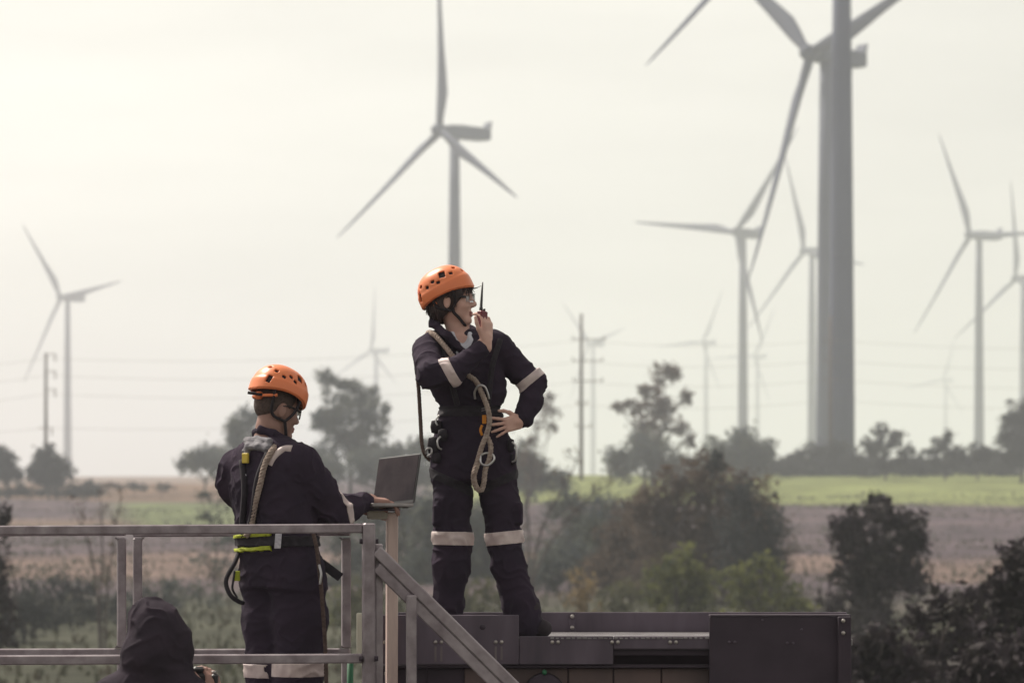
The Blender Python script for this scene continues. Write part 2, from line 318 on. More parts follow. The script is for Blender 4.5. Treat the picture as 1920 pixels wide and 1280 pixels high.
def blade_mesh():
    secs = []; n = 14; a = np.linspace(0, 2 * math.pi, n, endpoint=False)
    for s, ch, th, tw, off in ((0.02, 2.3, 2.3, 12, 0), (0.06, 2.3, 2.2, 12, 0), (0.13, 3.4, 1.5, 12, .25), (0.20, 4.1, 1.1, 10, .42), (0.30, 3.6, .8, 8, .42), (0.45, 2.7, .55, 5, .35), (0.60, 2.1, .4, 3, .28), (0.75, 1.55, .3, 2, .2), (0.88, 1.1, .2, 1, .12), (0.96, .7, .12, 0, .06), (1.0, .2, .05, 0, 0)):
        x = ch / 2 * np.cos(a) + off * ch * 0.5; y = th / 2 * np.sin(a) * (1 - 0.35 * np.cos(a)); t_ = math.radians(tw + 6)
        secs.append(np.stack([x * math.cos(t_) - y * math.sin(t_), x * math.sin(t_) + y * math.cos(t_) - 1.6 * s * s, np.full(n, s * RB)], 1))
    return mesh('blade', *ring_loft(secs, n), M['tower'], True)
blade_me = blade_mesh()
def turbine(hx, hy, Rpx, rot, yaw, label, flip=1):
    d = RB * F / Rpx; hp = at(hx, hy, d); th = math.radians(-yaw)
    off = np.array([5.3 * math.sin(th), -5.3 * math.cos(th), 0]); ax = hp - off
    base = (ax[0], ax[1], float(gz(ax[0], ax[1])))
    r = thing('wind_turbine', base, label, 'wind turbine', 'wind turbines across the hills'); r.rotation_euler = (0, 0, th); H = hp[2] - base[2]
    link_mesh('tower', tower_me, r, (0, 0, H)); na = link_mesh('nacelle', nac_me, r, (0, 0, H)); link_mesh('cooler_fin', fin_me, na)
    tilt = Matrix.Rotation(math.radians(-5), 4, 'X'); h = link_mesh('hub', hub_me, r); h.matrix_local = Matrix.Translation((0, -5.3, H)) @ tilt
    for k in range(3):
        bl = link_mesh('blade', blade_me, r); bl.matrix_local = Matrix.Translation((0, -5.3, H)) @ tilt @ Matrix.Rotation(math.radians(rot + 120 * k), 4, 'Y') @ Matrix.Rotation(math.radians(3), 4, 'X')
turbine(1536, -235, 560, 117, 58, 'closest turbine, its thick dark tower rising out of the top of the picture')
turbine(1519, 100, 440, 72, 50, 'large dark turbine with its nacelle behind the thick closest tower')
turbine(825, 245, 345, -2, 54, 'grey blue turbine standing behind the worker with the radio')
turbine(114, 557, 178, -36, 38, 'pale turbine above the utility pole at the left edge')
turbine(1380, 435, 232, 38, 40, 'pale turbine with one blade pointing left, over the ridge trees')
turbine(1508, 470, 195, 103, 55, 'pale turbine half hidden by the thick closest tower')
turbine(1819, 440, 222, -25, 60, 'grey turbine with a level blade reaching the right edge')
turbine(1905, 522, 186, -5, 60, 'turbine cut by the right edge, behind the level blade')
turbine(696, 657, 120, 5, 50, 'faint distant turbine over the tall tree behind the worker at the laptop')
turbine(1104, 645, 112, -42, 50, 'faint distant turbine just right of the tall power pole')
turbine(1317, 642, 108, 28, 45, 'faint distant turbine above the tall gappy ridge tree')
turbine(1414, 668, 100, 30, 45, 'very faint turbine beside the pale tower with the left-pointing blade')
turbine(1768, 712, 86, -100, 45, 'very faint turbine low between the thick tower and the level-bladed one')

# ------------------------------------------------------------------ power poles and wires
POLES = []
def pole(px, Y, top, arms, label, r=0.24, one_side=False, steel_tip=False):
    X = (px - CX) * Y / F; z0 = float(gz(X, Y)); zt = CZ + (HZ - top) * Y / F
    p = thing('power_pole', (X, Y, z0), label, 'power pole', 'power poles on the ridge')
    MB().tube([(X, Y, z0 - 1), (X, Y, (z0 + zt) / 2), (X, Y, zt)], [r * 1.25, r * 1.1, r * 0.8], 10).build('shaft', M['pole'], p, True)
    for (py, l0, l1) in arms:
        z = CZ + (HZ - py) * Y / F; ar = MB().bar((X - l0, Y - .25, z), (X + l1, Y - .25, z), 0.14, 0.18, (0, 1, 0), 0.01).build('crossarm', M['pole'], p)
        for e in ((-l0, l1) if not one_side else (l1,)):
            MB().tube([(X + e * .93, Y - .25, z + .09 if not one_side else z - .05), (X + e * .93, Y - .25, z + .55 if not one_side else z - 1.3)], [0.11, 0.08], 8).build('insulator', M['pole'], ar)
    POLES.append((X, Y, zt)); return p
pole(86, 470, 662, [(664, .3, 1.7), (696, .3, 1.7), (730, .3, 1.7), (802, 1.1, 1.1)], 'slim brown power pole with side arms rising from the round dark tree', 0.25, True)
pole(1090, 470, 588, [(636, 1.5, 4.0), (676, 1.5, 3.7), (714, 1.4, 3.7), (757, .8, 1.0), (800, .9, 1.7)], 'tall brown power pole with many crossarms right of the worker with the radio', 0.27)
pole(1557, 506, 592, [(640, 1.2, 1.2), (676, 1.2, 1.2), (712, 1.2, 1.2)], 'dark power pole in front of the thick closest tower', 0.30)
def wire(pts, label):
    P = []
    for (x0, y0, d0), (x1, y1, d1) in zip(pts[:-1], pts[1:]):
        a_ = at(x0, y0, d0); b_ = at(x1, y1, d1); sag = 0.018 * np.linalg.norm(b_ - a_)
        for t_ in np.linspace(0, 1, 14, endpoint=False): P.append(a_ + (b_ - a_) * t_ - np.array((0, 0, sag * 4 * t_ * (1 - t_))))
    P.append(at(*pts[-1])); tag(MB().tube(P, 0.022, 5).build('power_wire', M['wire'], None), label, 'wire', 'wires of the power line')
for k, (yl, yp, ym, yr) in enumerate(((694, 672, 638, 640), (730, 704, 678, 678), (768, 738, 716, 714), (812, 802, 759, 752))):
    wire([(-260, yl, 480), (86, yp, 469.6), (1090, ym, 469.6), (1557, yr - 3, 505.6), (2250, yr + 6, 490)], ['topmost', 'second highest', 'third highest', 'lowest'][k] + ' thin wire of the power line along the ridge')

# ------------------------------------------------------------------ vegetation
def leaf_mesh(name, centers, tints, size, m):
    n = len(centers); u = rng.normal(size=(n, 3)); u /= np.linalg.norm(u, axis=1)[:, None]
    v = rng.normal(size=(n, 3)); v -= u * (u * v).sum(1)[:, None]; v /= np.linalg.norm(v, axis=1)[:, None]
    s = (size * rng.lognormal(-0.12, 0.42, n))[:, None]; c = centers; w_ = np.cross(u, v) * s * 0.18
    P = np.stack([c - u * s, c + v * s * 0.5 + w_, c + u * s, c - v * s * 0.5 + w_], 1).reshape(-1, 3)
    me = mesh(name, P, np.arange(4 * n).reshape(n, 4), m, False)
    at_ = me.attributes.new('tint', 'FLOAT', 'FACE'); at_.data.foreach_set('value', np.clip(tints, 0, 1).astype(np.float32)); return me
def crown_points(lobes, per, spread, clump=14):
    P = []; T = []
    for (c, r) in lobes:
        r = np.array(r) if np.ndim(r) else np.array((r, r, r)); k = clump
        d = rng.normal(size=(k, 3)); d /= np.linalg.norm(d, axis=1)[:, None]; d *= (rng.uniform(0.1, 1, (k, 1)) ** 0.45)
        cc = np.array(c) + d * r * 0.85
        n = int(per * (r.prod() ** (2 / 3)) / 1.0); n = max(n, 40); idx = rng.integers(0, k, n)
        q = cc[idx] + rng.normal(size=(n, 3)) * r * spread; P.append(q); T.append(rng.uniform(0, 1, k)[idx] * 0.6 + rng.uniform(0, 0.4, n))
    return np.concatenate(P), np.concatenate(T)
def branches(m, root, targets, r0, trunk_frac=0.45, bend=0.12):
    root = np.array(root, float); C_ = np.mean([t_[0] for t_ in targets], 0); h = C_[2] - root[2]
    fork = root + (C_ - root) * trunk_frac; fork[2] = root[2] + h * trunk_frac
    j = rng.normal(size=3) * bend * h * 0.4; j[2] = 0
    trunk = smooth_path([root - (0, 0, 0.5), (root + fork) / 2 + j * .5, fork], 5); m.tube(trunk, np.linspace(r0 * 1.15, r0 * 0.75, len(trunk)), 8)
    for (c, r) in targets:
        rr = float(np.mean(r)); c = np.array(c, float); mid = fork + (c - fork) * 0.5 + rng.normal(size=3) * bend * np.linalg.norm(c - fork)
        p = smooth_path([fork - (0, 0, .1), mid, c], 5); m.tube(p, np.linspace(r0 * 0.55, r0 * 0.16, len(p)), 6)
        for k in range(4):
            d = rng.normal(size=3); d /= np.linalg.norm(d); d[2] = abs(d[2]) * .7; s_ = mid + (c - mid) * rng.uniform(0.3, 1); e = s_ + d * rr * 0.95
            m.tube([s_, (s_ + e) / 2 + rng.normal(size=3) * rr * .08, e], [r0 * 0.2, r0 * 0.13, r0 * 0.05], 5)
def tree(name, label, cat, bx, Y, lobes, leaf, per=90, size=0.3, r0=0.2, spread=0.20, clump=14, group=None, depth=0.8, base_z=None, frac=0.45):
    """lobes: (column, row, radius) as seen in the photograph, given a real depth around the trunk"""
    X = (bx - CX) * Y / F; z0 = float(gz(X, Y)) if base_z is None else base_z; s = Y / F; ext = max(abs(l[0] - bx) for l in lobes) * s + 0.2
    LB = []
    for l in lobes:
        dy = rng.uniform(-1, 1) * depth * max(ext * 0.8, l[2] * s * 0.5); Yd = Y + dy; p = at(l[0], l[1], Yd); rx = l[2] * s; rz = (l[3] if len(l) > 3 else l[2]) * s
        LB.append((p, (rx, (rx + rz) / 2, rz)))
    root = thing(name, (X, Y, z0), label, cat, group)
    mb = MB(); branches(mb, (X, Y, z0), LB, r0, frac); mb.build('trunk', M['bark'], root, True)
    P, T = crown_points(LB, per, spread, clump); P[:, 2] = np.maximum(P[:, 2], gz(P[:, 0], P[:, 1]) + size * .3)
    link_mesh('crown', leaf_mesh('crown', P - ORG[root.name], T, size, L[leaf]), root)
    return root
# ridge and slope trees, far to near
RG = 'trees along the ridge'
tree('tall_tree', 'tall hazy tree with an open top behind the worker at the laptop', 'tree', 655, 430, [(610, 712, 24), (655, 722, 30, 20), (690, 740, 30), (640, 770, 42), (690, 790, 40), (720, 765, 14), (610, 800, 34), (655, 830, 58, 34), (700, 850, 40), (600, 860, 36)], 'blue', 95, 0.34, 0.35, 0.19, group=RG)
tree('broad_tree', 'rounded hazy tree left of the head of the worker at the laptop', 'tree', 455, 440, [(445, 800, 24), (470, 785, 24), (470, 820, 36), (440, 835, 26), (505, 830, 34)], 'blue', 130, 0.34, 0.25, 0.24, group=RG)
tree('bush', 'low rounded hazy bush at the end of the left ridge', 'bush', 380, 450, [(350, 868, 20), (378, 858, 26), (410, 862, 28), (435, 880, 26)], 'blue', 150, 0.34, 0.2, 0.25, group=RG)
tree('round_tree', 'dark round tree under the slim utility pole', 'tree', 92, 440, [(92, 862, 28), (72, 885, 24), (112, 886, 28), (92, 890, 34), (90, 845, 12)], 'dark', 170, 0.32, 0.25, 0.25, group=RG)
tree('conifer', 'dark pointed tree cut by the left edge of the picture', 'tree', 14, 440, [(2, 850, 16), (20, 862, 14), (10, 885, 26), (30, 888, 16), (-20, 875, 30)], 'dark', 170, 0.32, 0.25, 0.24, group=RG)
tree('tall_tree', 'tall gappy tree on the ridge right of the tall power pole', 'tree', 1222, 430, [(1246, 702, 34, 28), (1215, 735, 26, 18), (1190, 760, 32, 18), (1240, 760, 40, 24), (1160, 762, 16, 10), (1285, 745, 18), (1215, 790, 34, 20), (1265, 800, 28, 18), (1290, 825, 18), (1215, 830, 36)], 'brown', 80, 0.32, 0.32, 0.20, 16, group=RG)
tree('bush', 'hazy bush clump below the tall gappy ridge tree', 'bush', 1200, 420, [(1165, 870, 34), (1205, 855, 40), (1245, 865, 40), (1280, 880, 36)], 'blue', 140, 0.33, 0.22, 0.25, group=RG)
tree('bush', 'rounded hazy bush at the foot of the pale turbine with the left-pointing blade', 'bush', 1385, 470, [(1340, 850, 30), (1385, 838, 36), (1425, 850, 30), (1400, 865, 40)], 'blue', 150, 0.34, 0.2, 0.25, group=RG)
tree('slender_tree', 'thin sparse tree with brown leaves beside the raised elbow', 'tree', 985, 300, [(1025, 745, 22, 14), (1036, 775, 20, 22), (1015, 800, 24, 14), (1040, 800, 10), (1000, 835, 30, 22), (990, 880, 30), (1020, 760, 12)], 'brown', 95, 0.2, 0.14, 0.19, group=RG)
tree('bush', 'hazy bush group behind the hip of the worker with the radio', 'bush', 1010, 380, [(985, 870, 26), (1000, 900, 30), (965, 905, 30)], 'blue', 140, 0.3, 0.2, 0.25, group=RG)
tree('bush', 'dark hedge bush at the foot of the thick closest tower', 'bush', 1560, 500, [(1500, 865, 24, 20), (1530, 852, 26), (1570, 856, 30), (1600, 862, 24), (1470, 873, 22, 14), (1545, 876, 40, 14), (1590, 877, 36, 14), (1530, 886, 44, 9), (1580, 886, 44, 9)], 'dark', 150, 0.3, 0.15, 0.25, group=RG)
tree('ridge_tree', 'leaning bushy ridge tree right of the thick closest tower', 'tree', 1660, 470, [(1648, 808, 22, 16), (1680, 822, 26, 18), (1655, 840, 34, 20), (1700, 850, 20), (1625, 835, 16), (1660, 865, 44, 16)], 'dark', 105, 0.3, 0.2, 0.2, group=RG)
tree('ridge_tree', 'small pointed ridge tree left of the level-bladed turbine tower', 'tree', 1772, 470, [(1770, 822, 22, 20), (1760, 848, 30, 18), (1795, 850, 24, 16), (1775, 866, 40, 12)], 'dark', 105, 0.3, 0.2, 0.2, group=RG)
tree('ridge_tree', 'low scrub tree at the foot of the level-bladed turbine', 'tree', 1832, 470, [(1830, 850, 20, 22), (1850, 855, 20, 16), (1815, 862, 24, 12)], 'dark', 105, 0.3, 0.15, 0.2, group=RG)
tree('broad_tree', 'large dark ridge tree cut by the right edge', 'tree', 1915, 460, [(1900, 785, 26), (1925, 775, 30), (1890, 825, 24), (1920, 835, 46), (1895, 862, 36, 20), (1960, 800, 50)], 'dark', 150, 0.3, 0.3, 0.24, group=RG)
for hx_, hw_, wh_ in ((1455, 16, 'left of the hedge at the thick tower'), (1615, 16, 'between the thick tower and the leaning ridge tree'), (1705, 20, 'just right of the leaning ridge tree'), (1738, 16, 'just left of the small pointed ridge tree'), (1868, 16, 'just left of the large ridge tree at the right edge')):
    tree('hedge_shrub', 'low dark shrub ' + wh_, 'bush', hx_, 485, [(hx_ - hw_ * .5, 874, hw_, 11), (hx_ + hw_ * .6, 872, hw_, 13)], 'dark', 130, 0.28, 0.08, 0.25, group='hedge shrubs at the field top', depth=0.5)
for k, (hx_, wh_) in enumerate(((165, 'nearest the round tree'), (205, 'second from the round tree'), (250, 'third from the round tree'), (300, 'farthest from the round tree'))):
    tree('hedge_shrub', 'small shrub in the dry grass of the left ridge, ' + wh_, 'bush', hx_, 455, [(hx_, 911, 16, 9), (hx_ + 18, 913, 14, 7)], 'brown' if k % 2 else 'dark', 130, 0.25, 0.07, 0.25, group='shrubs on the left ridge', depth=0.5)
# middle distance
tree('pine_sapling', 'feathery young pine behind the back of the worker at the laptop', 'tree', 400, 160, [(400, 895, 22, 16), (380, 930, 22, 16), (420, 940, 30, 18), (395, 975, 34, 16), (410, 1015, 40, 18), (385, 1050, 36, 16), (430, 1060, 40, 20)], 'blue', 150, 0.13, 0.07, 0.22, 18, frac=0.3)
MG = 'scrub below the ridge'
tree('big_bush', 'large brownish dome of scrub right of the standing worker', 'bush', 1320, 165, [(1320, 880, 28, 34), (1270, 905, 46), (1350, 910, 50), (1230, 945, 50), (1400, 930, 52), (1310, 960, 70), (1240, 1010, 60), (1420, 980, 56), (1360, 1020, 70), (1290, 1050, 70), (1440, 1040, 50), (1200, 960, 26), (1220, 1080, 60), (1400, 1100, 70)], 'brown', 300, 0.17, 0.2, 0.25, 26, MG, 0.7, frac=0.35)
tree('big_bush', 'dark upright bush inside the large brownish dome of scrub', 'bush', 1400, 158, [(1340, 872, 20, 30), (1390, 940, 40, 50), (1440, 1000, 40, 50), (1380, 1030, 60), (1450, 1070, 40)], 'dark', 300, 0.16, 0.15, 0.25, 22, MG, 0.5, frac=0.35)
tree('leafy_bush', 'sunlit green bush in front of the brownish dome of scrub', 'bush', 1270, 122, [(1240, 1075, 34), (1280, 1060, 36), (1320, 1085, 34), (1260, 1120, 50), (1320, 1140, 50), (1225, 1130, 24)], 'green', 330, 0.14, 0.1, 0.24, 22, MG, 0.7)
tree('leafy_bush', 'yellow green bush behind the dark end of the steel platform', 'bush', 1425, 118, [(1390, 1085, 40), (1440, 1070, 36), (1470, 1110, 36), (1400, 1140, 50), (1500, 1140, 24), (1460, 1160, 40)], 'green', 330, 0.14, 0.1, 0.24, 22, MG, 0.7)
tree('tan_bush', 'small yellowish bush above the steel platform right of the boot', 'bush', 1090, 125, [(1080, 1085, 24), (1105, 1105, 26), (1070, 1125, 28), (1105, 1145, 34)], 'tan', 190, 0.13, 0.06, 0.22, 16, MG)
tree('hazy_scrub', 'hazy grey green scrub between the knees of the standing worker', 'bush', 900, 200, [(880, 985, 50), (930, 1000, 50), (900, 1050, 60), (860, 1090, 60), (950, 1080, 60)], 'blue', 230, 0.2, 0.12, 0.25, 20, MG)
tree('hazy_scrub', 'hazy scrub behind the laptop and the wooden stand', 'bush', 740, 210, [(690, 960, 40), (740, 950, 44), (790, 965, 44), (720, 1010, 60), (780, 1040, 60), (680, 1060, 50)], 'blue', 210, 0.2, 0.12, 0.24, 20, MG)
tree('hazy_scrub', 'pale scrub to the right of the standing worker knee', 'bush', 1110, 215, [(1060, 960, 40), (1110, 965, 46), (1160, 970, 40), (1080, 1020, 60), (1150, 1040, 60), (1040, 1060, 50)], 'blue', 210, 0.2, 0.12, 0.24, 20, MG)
tree('leafy_bush', 'olive bush low behind the corner post of the railing', 'bush', 700, 115, [(660, 1120, 36), (700, 1100, 36), (750, 1130, 34), (690, 1160, 50), (740, 1175, 46)], 'olive', 260, 0.13, 0.07, 0.24, 18, MG)
tree('leafy_bush', 'olive bush behind the legs of the standing worker', 'bush', 900, 120, [(870, 1115, 34), (915, 1100, 30), (950, 1120, 30), (900, 1150, 50)], 'olive', 240, 0.13, 0.07, 0.24, 18, MG)
tree('dark_tree', 'dark bushy tree above the right end of the steel platform', 'tree', 1640, 92, [(1635, 955, 34), (1665, 965, 30), (1585, 980, 30), (1705, 985, 32), (1610, 1020, 52), (1685, 1030, 52), (1640, 1080, 60), (1690, 1085, 40), (1590, 1080, 34), (1630, 1140, 56), (1715, 1015, 24), (1560, 1130, 26), (1640, 1190, 56)], 'black', 900, 0.12, 0.1, 0.26, 30, None, 0.7, frac=0.3)
tree('near_bush', 'dark bush mass at the right edge of the picture', 'bush', 1890, 46, [(1905, 1050, 34, 40), (1880, 1110, 40), (1920, 1150, 70), (1850, 1180, 44), (1880, 1240, 80), (1960, 1100, 70), (1820, 1270, 60)], 'black', 2300, 0.085, 0.05, 0.28, 34, None, 0.6)
tree('near_bush', 'dark leafy bush with a few lit leaves right of the steel platform', 'bush', 1745, 44, [(1720, 1160, 32), (1770, 1140, 34), (1810, 1125, 30), (1740, 1220, 50), (1800, 1210, 50), (1690, 1240, 40), (1760, 1290, 70), (1660, 1290, 50)], 'black', 2200, 0.075, 0.05, 0.28, 34, None, 0.6)
tree('left_bush', 'dark tall shrub cut by the left edge behind the railing', 'bush', -10, 75, [(0, 985, 22, 40), (-10, 1060, 30, 50), (5, 1140, 34, 50), (-15, 1200, 40)], 'black', 800, 0.1, 0.05, 0.26, 22)
tree('left_bush', 'blue grey shrub under the railing beside the bare tree', 'bush', 110, 140, [(60, 1125, 40), (110, 1105, 36), (150, 1110, 34), (90, 1160, 60, 34), (170, 1150, 40)], 'dark', 250, 0.14, 0.07, 0.24, 18)
tree('left_bush', 'low blue grey shrub right of the bare tree behind the railing', 'bush', 335, 150, [(310, 1100, 28, 18), (350, 1105, 34, 20), (385, 1120, 36, 20), (320, 1130, 40, 18)], 'blue', 210, 0.14, 0.06, 0.24, 16)
tree('near_bush', 'black low bush filling the corner behind the end plate of the platform', 'bush', 1640, 40, [(1610, 1235, 40), (1650, 1215, 44), (1700, 1270, 60), (1620, 1300, 60), (1670, 1330, 70)], 'black', 2300, 0.08, 0.05, 0.28, 30, None, 0.5)
tree('near_bush', 'black bush at the lower right corner', 'bush', 1880, 36, [(1840, 1260, 60), (1900, 1240, 60), (1800, 1310, 60), (1870, 1330, 80), (1940, 1290, 80)], 'black', 2300, 0.08, 0.05, 0.28, 30, None, 0.5)
tree('broad_bush', 'wide hazy bush bank below the tall tree behind the laptop', 'bush', 700, 405, [(575, 875, 30), (620, 885, 40, 26), (680, 880, 44, 30), (740, 868, 40, 30), (790, 850, 34, 30), (780, 885, 44, 26), (835, 870, 36)], 'blue', 150, 0.33, 0.2, 0.26, 20, RG)
tree('hazy_scrub', 'tall hazy scrub filling the gap right of the laptop', 'bush', 820, 190, [(800, 985, 40, 50), (830, 1030, 50, 60), (790, 1080, 50, 50), (760, 1110, 44, 40)], 'blue', 240, 0.2, 0.12, 0.25, 20, MG)
tree('hazy_scrub', 'hazy scrub mass between the leaning bare tree and the brownish dome', 'bush', 1150, 180, [(1130, 1000, 44, 50), (1180, 1010, 40, 54), (1100, 1060, 50, 50), (1170, 1080, 50, 50), (1030, 1070, 44, 44)], 'blue', 250, 0.2, 0.12, 0.25, 22, MG)
tree('hazy_scrub', 'hazy scrub mass behind the mid part of the railing upright', 'bush', 620, 185, [(640, 1000, 30, 40), (665, 1050, 36, 44), (620, 1090, 40, 40), (690, 1100, 40, 40)], 'blue', 230, 0.18, 0.1, 0.25, 20, MG)
tree('left_bush', 'dark shrub under the railing between the left edge and the bare tree', 'bush', 45, 120, [(20, 1130, 34, 40), (60, 1140, 40, 40), (110, 1150, 44, 34), (30, 1175, 50, 30)], 'dark', 330, 0.13, 0.07, 0.26, 20)
tree('left_bush', 'dark shrub right behind the hooded head', 'bush', 260, 135, [(225, 1130, 30, 24), (270, 1125, 34, 26), (310, 1140, 36, 24), (250, 1155, 50, 24)], 'dark', 300, 0.13, 0.07, 0.26, 20)
for k, (hx_, hy_, hw_, hh_, wh_) in enumerate(((1350, 868, 34, 22, 'left of the pale turbine foot'), (1480, 868, 30, 16, 'at the hedge end left of the thick tower'), (1625, 866, 28, 18, 'just right of the thick tower'), (1725, 868, 26, 14, 'midway between leaning and pointed trees'), (1808, 864, 26, 16, 'just left of the level-bladed turbine tower'), (1858, 862, 30, 18, 'just right of the level-bladed turbine tower'))):
    tree('ridge_bush', 'spreading hazy bush on the ridge, ' + wh_, 'bush', hx_, 495, [(hx_ - hw_ * .6, hy_ + 3, hw_ * .8, hh_ * .8), (hx_, hy_ - 4, hw_ * .8, hh_), (hx_ + hw_ * .7, hy_ + 2, hw_ * .8, hh_ * .85)], 'dark', 120, 0.3, 0.1, 0.26, 18, RG, 0.6)
tree('hazy_scrub', 'tall blue grey tree crown behind the lifted elbow and waist', 'tree', 985, 330, [(975, 850, 26, 30), (1000, 880, 34, 30), (965, 890, 34, 30), (1040, 900, 40, 24)], 'blue', 150, 0.26, 0.16, 0.25, 18, MG)
tree('big_bush', 'brown and green scrub crown left of the brownish dome', 'bush', 1195, 172, [(1190, 960, 34, 30), (1160, 1000, 44, 44), (1215, 1010, 44, 44), (1180, 1060, 56, 50), (1130, 1070, 40, 40)], 'brown', 260, 0.18, 0.12, 0.26, 24, MG)
tree('leafy_bush', 'green bush low between the yellowish bush and the sunlit green bush', 'bush', 1165, 128, [(1145, 1120, 34, 28), (1185, 1105, 34, 32), (1165, 1145, 44, 30)], 'olive', 260, 0.14, 0.07, 0.25, 20, MG)
tree('leafy_bush', 'green scrub low behind the railing right of the typing worker', 'bush', 650, 135, [(635, 1120, 30, 30), (660, 1150, 40, 30), (630, 1180, 40, 30)], 'green', 260, 0.14, 0.07, 0.25, 20, MG)
for hx_ in (1440, 1478, 1630, 1690, 1722, 1752, 1800, 1845, 1880):
    hy_ = 876 + rng.uniform(-3, 3); tree('scrub_clump', 'low scrub clump in the unbroken dark hedge along the field top', 'bush', hx_, 488, [(hx_ - 20, hy_ + 5, 20, 10), (hx_, hy_, 24, 14 + rng.uniform(-3, 4)), (hx_ + 20, hy_ + 4, 22, 11)], 'dark', 120, 0.26, 0.06, 0.27, 18, 'hedge clumps along the field top', 0.5)
for hx_ in (-5, 45, 125, 160):
    hy_ = 918 + rng.uniform(-3, 3); tree('scrub_clump', 'low dark scrub clump under the trees at the left end of the ridge', 'bush', hx_, 400, [(hx_ - 18, hy_ + 4, 22, 10), (hx_, hy_, 26, 13), (hx_ + 22, hy_ + 4, 24, 10)], 'dark', 120, 0.24, 0.06, 0.27, 18, 'scrub clumps on the left ridge', 0.5)
def bare_tree(name, label, bx, Y, stems, r0):
    X = (bx - CX) * Y / F; root = thing(name, (X, Y, float(gz(X, Y))), label, 'tree'); mb = MB(); tips = []
    for pts in stems:
        P = [at(px, py, Y + rng.uniform(-.3, .3) * (i > 0)) for i, (px, py) in enumerate(pts)]; P[0] = np.array((P[0][0], Y, float(gz(P[0][0], Y)) - .2)); P = smooth_path(P, 6)
        mb.tube(P, np.linspace(r0, r0 * 0.25, len(P)), 6)
        for i in range(len(P) // 3, len(P), 2):
            d = rng.normal(size=3); d[2] = abs(d[2]) + .4; d /= np.linalg.norm(d); l_ = rng.uniform(.3, .9) * 28 * Y / F; e = P[i] + d * l_; mb.tube([P[i], (P[i] + e) / 2 + rng.normal(size=3) * .04 * l_, e], [r0 * .35, r0 * .25, r0 * .1], 5)
            for q_ in range(2):
                d2 = d + rng.normal(size=3) * .6; d2 /= np.linalg.norm(d2); s_ = P[i] + d * l_ * rng.uniform(.4, .9); mb.tube([s_, s_ + d2 * l_ * .6], [r0 * .16, r0 * .06], 4); tips.append(s_ + d2 * l_ * .6)
    mb.build('trunk', M['bark'], root, True)
    P = np.repeat(np.array(tips), 5, 0); P = P + rng.normal(size=P.shape) * 6 * Y / F
    link_mesh('crown', leaf_mesh('crown', P - ORG[root.name], rng.uniform(0, 1, len(P)), 3.2 * Y / F, L['brown']), root)
bare_tree('bare_tree', 'thin nearly leafless tree behind the left part of the railing', 193, 105, [[(190, 1250), (188, 1120), (192, 1010), (188, 930)], [(195, 1250), (202, 1100), (215, 1000), (225, 945)], [(190, 1250), (178, 1080), (160, 1000), (140, 965)]], 0.055)
bare_tree('bare_tree', 'leaning bare tree with forked trunk right of the standing worker', 1000, 150, [[(985, 1160), (1005, 1030), (1030, 960), (1070, 890), (1085, 850)], [(985, 1160), (1010, 1060), (1060, 980), (1110, 930), (1150, 905)], [(985, 1160), (992, 1000), (985, 930)]], 0.09)
# rough grass of the hollow
n = 24000; ck = rng.integers(0, 900, n); cgy = rng.uniform(45, 400, 900); cgx = rng.uniform(-0.24, 0.24, 900) * cgy; cs_ = rng.uniform(.4, 5, 900); gy = np.clip(cgy[ck] + rng.normal(size=n) * cs_[ck], 44, 420); gx = cgx[ck] + rng.normal(size=n) * cs_[ck] * 1.6; P = np.stack([gx, gy, gz(gx, gy)], 1)
hgt = rng.uniform(0.12, 0.4, n); an = rng.uniform(0, math.pi, n); wd = rng.uniform(0.04, 0.14, n); dx = np.stack([np.cos(an) * wd, np.sin(an) * wd, np.zeros(n)], 1); ln = np.stack([rng.normal(size=n) * .06, rng.normal(size=n) * .06, hgt], 1)
Q = np.stack([P - dx, P + dx, P + dx * .4 + ln, P - dx * .6 + ln * .9], 1).reshape(-1, 3)
gme = mesh('grass', Q, np.arange(4 * n).reshape(n, 4), leafmat('dry_grass_blades', (0.085, 0.072, 0.052), (0.065, 0.07, 0.042), 0.3)); ta = gme.attributes.new('tint', 'FLOAT', 'FACE'); ta.data.foreach_set('value', rng.uniform(0, 1, n).astype(np.float32))
tag(link_mesh('grass', gme), 'rough dry grass tufts over the hollow', 'grass', None, 'stuff')
